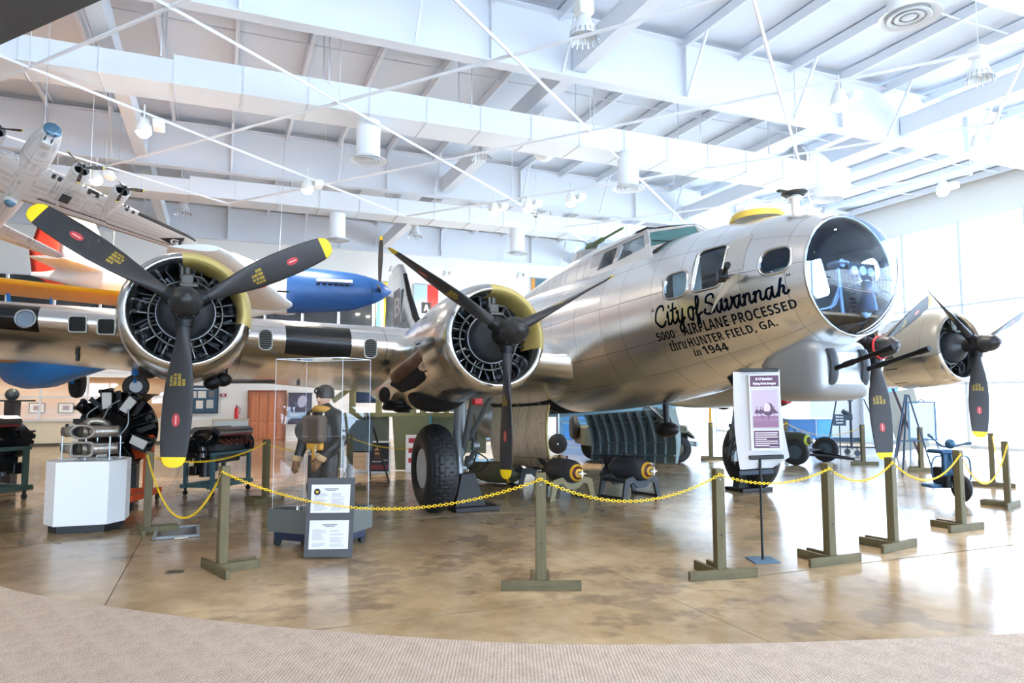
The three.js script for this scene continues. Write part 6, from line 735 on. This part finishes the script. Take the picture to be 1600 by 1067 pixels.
  const nt = thing('notice_sign', 'small black notice with white words on a thin post under the chin turret', 'sign', wp(9.85, 21.3), 0); part(nt, 'post', rod(V3(.0, 0, 0), V3(0, .98, -.01), .018), tm); part(nt, 'foot', rbox(.3, .02, .3, .005, 0, .011, 0), tm); part(nt, 'sign_face', box(.38, .34, .02, 0, 1.12, 0), [0, 1, 2, 3, 4, 5].map(i => i === 4 ? new THREE.MeshStandardMaterial({ roughness: .5, map: canv(256, 256, (g, w, h) => { g.fillStyle = '#1d3a50'; g.fillRect(0, 0, w, h); g.fillStyle = '#fff'; g.font = 'bold 50px sans-serif'; g.textAlign = 'center'; ['Please', 'do not', 'touch'].forEach((t, k) => g.fillText(t, w / 2, 74 + k * 66)); }) }) : tm));
  // handlebar machine
  const sc = thing('motor_scooter', 'blue-grey machine with high handlebars and round lamp behind an olive post', 'scooter', wp(7.6, 12.35), .1), sm = M(0x2f5470, .4, .4); part(sc, 'handlebar', [tube([V3(-.42, 1.12, .1), V3(-.28, 1.03, .05), V3(-.14, .94, 0), V3(0, .92, 0)], .016), tube([V3(0, .92, 0), V3(.12, .94, 0), V3(.24, .98, .05), V3(.3, .99, .06)], .016), rod(V3(-.46, 1.14, .12), V3(-.38, 1.1, .09), .024), rod(V3(.26, .985, .05), V3(.36, .99, .07), .024)], M(0x274d6a, .5)); part(sc, 'headlamp', [sph(.085, 0, .98, .03, 1, 1, .9)], sm); part(sc, 'leg_shield', rbox(.34, .6, .1, .05, .02, .58, .0), sm); part(sc, 'saddle', rbox(.34, .07, .4, .03, -.04, .84, -.1), M(0x1e4a73, .5)); part(sc, 'side_tube', [tube([V3(-.12, .78, .0), V3(-.28, .74, 0), V3(-.34, .6, 0), V3(-.33, .4, 0)], .014), tube([V3(.16, .78, 0), V3(.34, .74, 0), V3(.38, .55, 0), V3(.36, .35, 0), V3(.2, .3, 0)], .014)], sm); part(sc, 'front_wheel', lat([[.1, -.04], [.2, -.05], [.24, 0], [.2, .05], [.1, .04]], 24).rotateZ(PI / 2).translate(.04, .245, .2), rubber); part(sc, 'fork', [rod(V3(-.03, .85, .05), V3(-.03, .25, .2), .02), rod(V3(.11, .85, .05), V3(.11, .25, .2), .02)], sm); part(sc, 'foot_board', rbox(.62, .06, .3, .02, 0, .24, -.2), M(0x3a6588, .5)); part(sc, 'engine_block', [rbox(.28, .3, .3, .05, .0, .42, -.15), cyl(.08, .08, .2, -.1, .34, .05)], darkMetal); part(sc, 'pedal', tube([V3(-.1, .4, .1), V3(-.3, .44, .14), V3(-.45, .38, .16)], .014), darkMetal);
  // blue desk and grey wall unit near the far corner
  const ds = thing('information_desk', 'blue desk with a pale top by the far wall', 'desk', wp(11.6, 28.0), .1); part(ds, 'desk_top', rbox(2.0, .05, .8, .01, 0, .98, 0), M(0xd8dfe4, .4)); part(ds, 'desk_front', box(1.1, .93, .05, -.3, .485, .3), M(0x1f5f96, .5)); part(ds, 'desk_side', box(.6, .93, .05, .6, .485, .32), M(0x3d8fd0, .5)); part(ds, 'desk_end', box(.05, .93, .6, -.85, .485, 0), M(0x1f5f96, .5));
  const gw = thing('partition_unit', 'pale grey partition with a blue hanging panel near the window corner', 'partition', wp(14.0, 29.2), -.2); part(gw, 'partition_panel', box(3.2, 2.6, .1, 0, 1.3, 0), M(0xd5dbe2, .6)); part(gw, 'column', box(.7, 3, .5, .7, 1.5, .2), M(0xc9d6e4, .6)); part(gw, 'blue_panel', rbox(.5, .7, .08, .03, 1.5, 1.85, .2), M(0x1f74b4, .5)); part(gw, 'skirting', box(2.4, .16, .04, -.4, .08, .08), M(0x3f5a72, .6));
  const cb = thing('blue_cabinet', 'two-tone blue cabinet seen between the bomb bay doors', 'cabinet', wp(3.2, 31.0), .3); part(cb, 'cabinet_body', rbox(2.2, 1.2, .6, .01, 0, .605, 0), M(0x2f7fc0, .5)); part(cb, 'cabinet_top', box(2.3, .06, .7, 0, 1.25, 0), M(0x8fbfe0, .5)); part(cb, 'cabinet_door', box(.9, 1.0, .02, .4, .6, .31), M(0x2a6aa6, .5));
}
// ---------- things on the back wall ----------
{
  const wallThing = (n, lab, cat, a, y, b = 30.93) => thing(n, lab, cat, hp(a, b, y), HALL);
  const pb = wallThing('picture_board', 'dark blue framed board of photographs on the back wall beside the lowered propeller', 'picture board', -.75, 1.72); part(pb, 'board', box(1.35, 1.05, .04, 0, 0, 0), M(0x33566e, .6)); part(pb, 'board_frame', [box(1.4, .05, .06, 0, .53, 0), box(1.4, .05, .06, 0, -.53, 0), box(.05, 1.1, .06, .69, 0, 0), box(.05, 1.1, .06, -.69, 0, 0)], M(0x1f2c38, .5)); let k = 0; for (const [x, y, w, h] of [[.1, .2, .3, .28], [.45, .22, .2, .24], [-.25, .2, .3, .26], [.02, -.2, .26, .32], [.4, -.18, .26, .34], [-.4, -.2, .28, .3]]) part(pb, 'photo_print', box(w, h, .02, x, y, .03), M([0xd8d6cf, 0x6d6d6c, 0xc9c8c4, 0xe2dcd2, 0xb9b8b2, 0xd0cfc9][k++], .6)); part(pb, 'title_strip', box(.8, .06, .02, 0, .43, .03), M(0xc9d6de, .6));
  const ex = wallThing('alarm_sign', 'small red wall fixture above the fire extinguisher', 'wall fixture', .14, 1.9); part(ex, 'fixture_body', rbox(.24, .13, .08, .02, 0, 0, 0), M(0x9a2436, .5)); part(ex, 'fixture_lens', box(.1, .08, .03, 0, 0, .05), M(0xd9c9c9, .4));
  const fe = wallThing('fire_extinguisher', 'red fire extinguisher on the back wall left of the wooden door', 'fire extinguisher', .66, .92, 30.85); part(fe, 'cylinder', lat([[0, 0], [.075, 0], [.08, .02], [.08, .4], [.05, .48], [.025, .5], [0, .5]], 20), red); part(fe, 'valve', [cyl(.025, .025, .06, 0, .53, 0), box(.03, .03, .14, 0, .57, .03)], black); part(fe, 'hose', tube([V3(.02, .52, .02), V3(.12, .45, .02), V3(.11, .2, .02)], .012), black);
  const ct = thing('counter', 'low grey counter with a tan end beside the wooden door', 'counter', hp(.45, 30.3, 0), HALL); part(ct, 'counter_body', box(1.3, .9, .5, 0, .455, 0), M(0xbcc9ce, .6)); part(ct, 'counter_end', box(.03, .95, .56, -.66, .48, 0), M(0xa8977c, .6)); part(ct, 'counter_top', box(1.36, .04, .56, 0, .93, 0), M(0xc4b79c, .5));
  const wp3 = wallThing('wall_poster', 'dark purple poster with a pale figure right of the wooden door', 'poster', 3.15, 1.35); part(wp3, 'poster_print', box(.95, 1.25, .02, 0, 0, 0), [0, 1, 2, 3, 4, 5].map(i => i === 4 ? new THREE.MeshStandardMaterial({ roughness: .5, map: canv(256, 336, (g, w, h) => { g.fillStyle = '#3a3352'; g.fillRect(0, 0, w, h); g.fillStyle = '#b9b6cf'; g.beginPath(); g.ellipse(150, 90, 50, 70, .3, 0, 7); g.fill(); g.fillStyle = '#8fb4d8'; g.fillRect(0, 210, w, 70); g.fillStyle = '#dfe6ee'; g.fillRect(20, 226, 150, 10); g.fillRect(20, 246, 110, 10); }) }) : dark)); part(wp3, 'poster_edge', [box(1.0, .03, .03, 0, .64, 0), box(1.0, .03, .03, 0, -.64, 0)], dark);
  [-6.75, -5.75, -4.75].forEach((a, i) => { const f = thing('framed_picture', ['leftmost small framed picture behind the gallery glass', 'middle small framed picture behind the gallery glass', 'framed picture behind the gallery glass next to the radial engine'][i], 'picture', hp(a, 33.5, 1.38), HALL, 'gallery pictures'); part(f, 'picture_frame', [box(.54, .03, .04, 0, .19, 0), box(.54, .03, .04, 0, -.19, 0), box(.03, .4, .04, .26, 0, 0), box(.03, .4, .04, -.26, 0, 0)], M(0x3a2a22, .5)); part(f, 'mat_board', box(.5, .36, .015, 0, 0, 0), M(0xefe6dc, .7)); part(f, 'picture_print', box(.24, .18, .01, 0, 0, .012), M([0x9a6a62, 0x8a7484, 0x7d6a5c][i], .6)); });
  const gl = thing('gallery_light', 'warm strip light on the gallery ceiling behind the glass', 'ceiling lamp', hp(-6.9, 32.6, 2.66), HALL); part(gl, 'light_housing', box(9.6, .04, .3, 0, .01, 0), white); part(gl, 'light_diffuser', box(9.4, .02, .24, 0, -.02, 0), new THREE.MeshStandardMaterial({ color: 0xffffff, emissive: 0xffe2bd, emissiveIntensity: 4 })); const ra = new THREE.RectAreaLight(0xffe2bd, 6, 9.4, .24); ra.position.set(0, -.04, 0); ra.rotation.x = -PI / 2; gl.add(ra);
  // tail-marking banners
  const ban = (lab, a, y0, y1, w, bits) => { const b = wallThing('wall_banner', lab, 'banner', a, (y0 + y1) / 2, 30.9); for (const [nm, x, y, ww, hh, m] of bits(y1 - y0, w)) part(b, nm, box(ww, hh, .03, x, y, 0), m); part(b, 'banner_rod', rod(V3(-w / 2, (y1 - y0) / 2, 0), V3(w / 2, (y1 - y0) / 2, 0), .03), steel); return b; };
  const yb = M(0xe6c62e, .7), gb = M(0x1f8a52, .7), lb = M(0xa9c6ea, .7), rd = M(0xd8382f, .7), cr = M(0xd9d2b0, .7);
  ban('yellow banner with green blocks behind the bomber tail fin', 6.75, 4.3, 6.95, .95, (h, w) => [['banner_cloth', -.3, 0, .35, h, cr], ['yellow_field', .2, 0, .65, h, yb], ['green_block', .2, .62, .55, .42, gb], ['green_block', .2, -.62, .55, .42, gb]]);
  const bA = ban('pale blue and red banner with the letter A in a black square', 8.55, 4.6, 6.95, 1.1, (h, w) => [['blue_field', -.25, 0, .62, h, lb], ['red_field', .32, 0, .52, h, rd]]); part(bA, 'letter_square', box(.46, .5, .05, .02, .1, 0), [0, 1, 2, 3, 4, 5].map(i => i === 4 ? new THREE.MeshStandardMaterial({ roughness: .6, map: canv(128, 128, (g) => { g.fillStyle = '#17181a'; g.fillRect(0, 0, 128, 128); g.fillStyle = '#fff'; g.font = 'bold 104px sans-serif'; g.textAlign = 'center'; g.fillText('A', 64, 102); }) }) : black));
  const bD = ban('small teal banner with an orange edge and a lettered square above the inner left engine', 14.55, 6.2, 7.6, 1.5, (h, w) => [['teal_field', .1, 0, 1.3, h, M(0x53707a, .7)], ['orange_edge', -.62, 0, .18, h, M(0xd8913a, .7)]]); part(bD, 'letter_square', box(.5, .5, .05, .35, -.25, 0, 0, 0, .6), M(0x22323a, .6));
}
renderer.render(scene, camera);
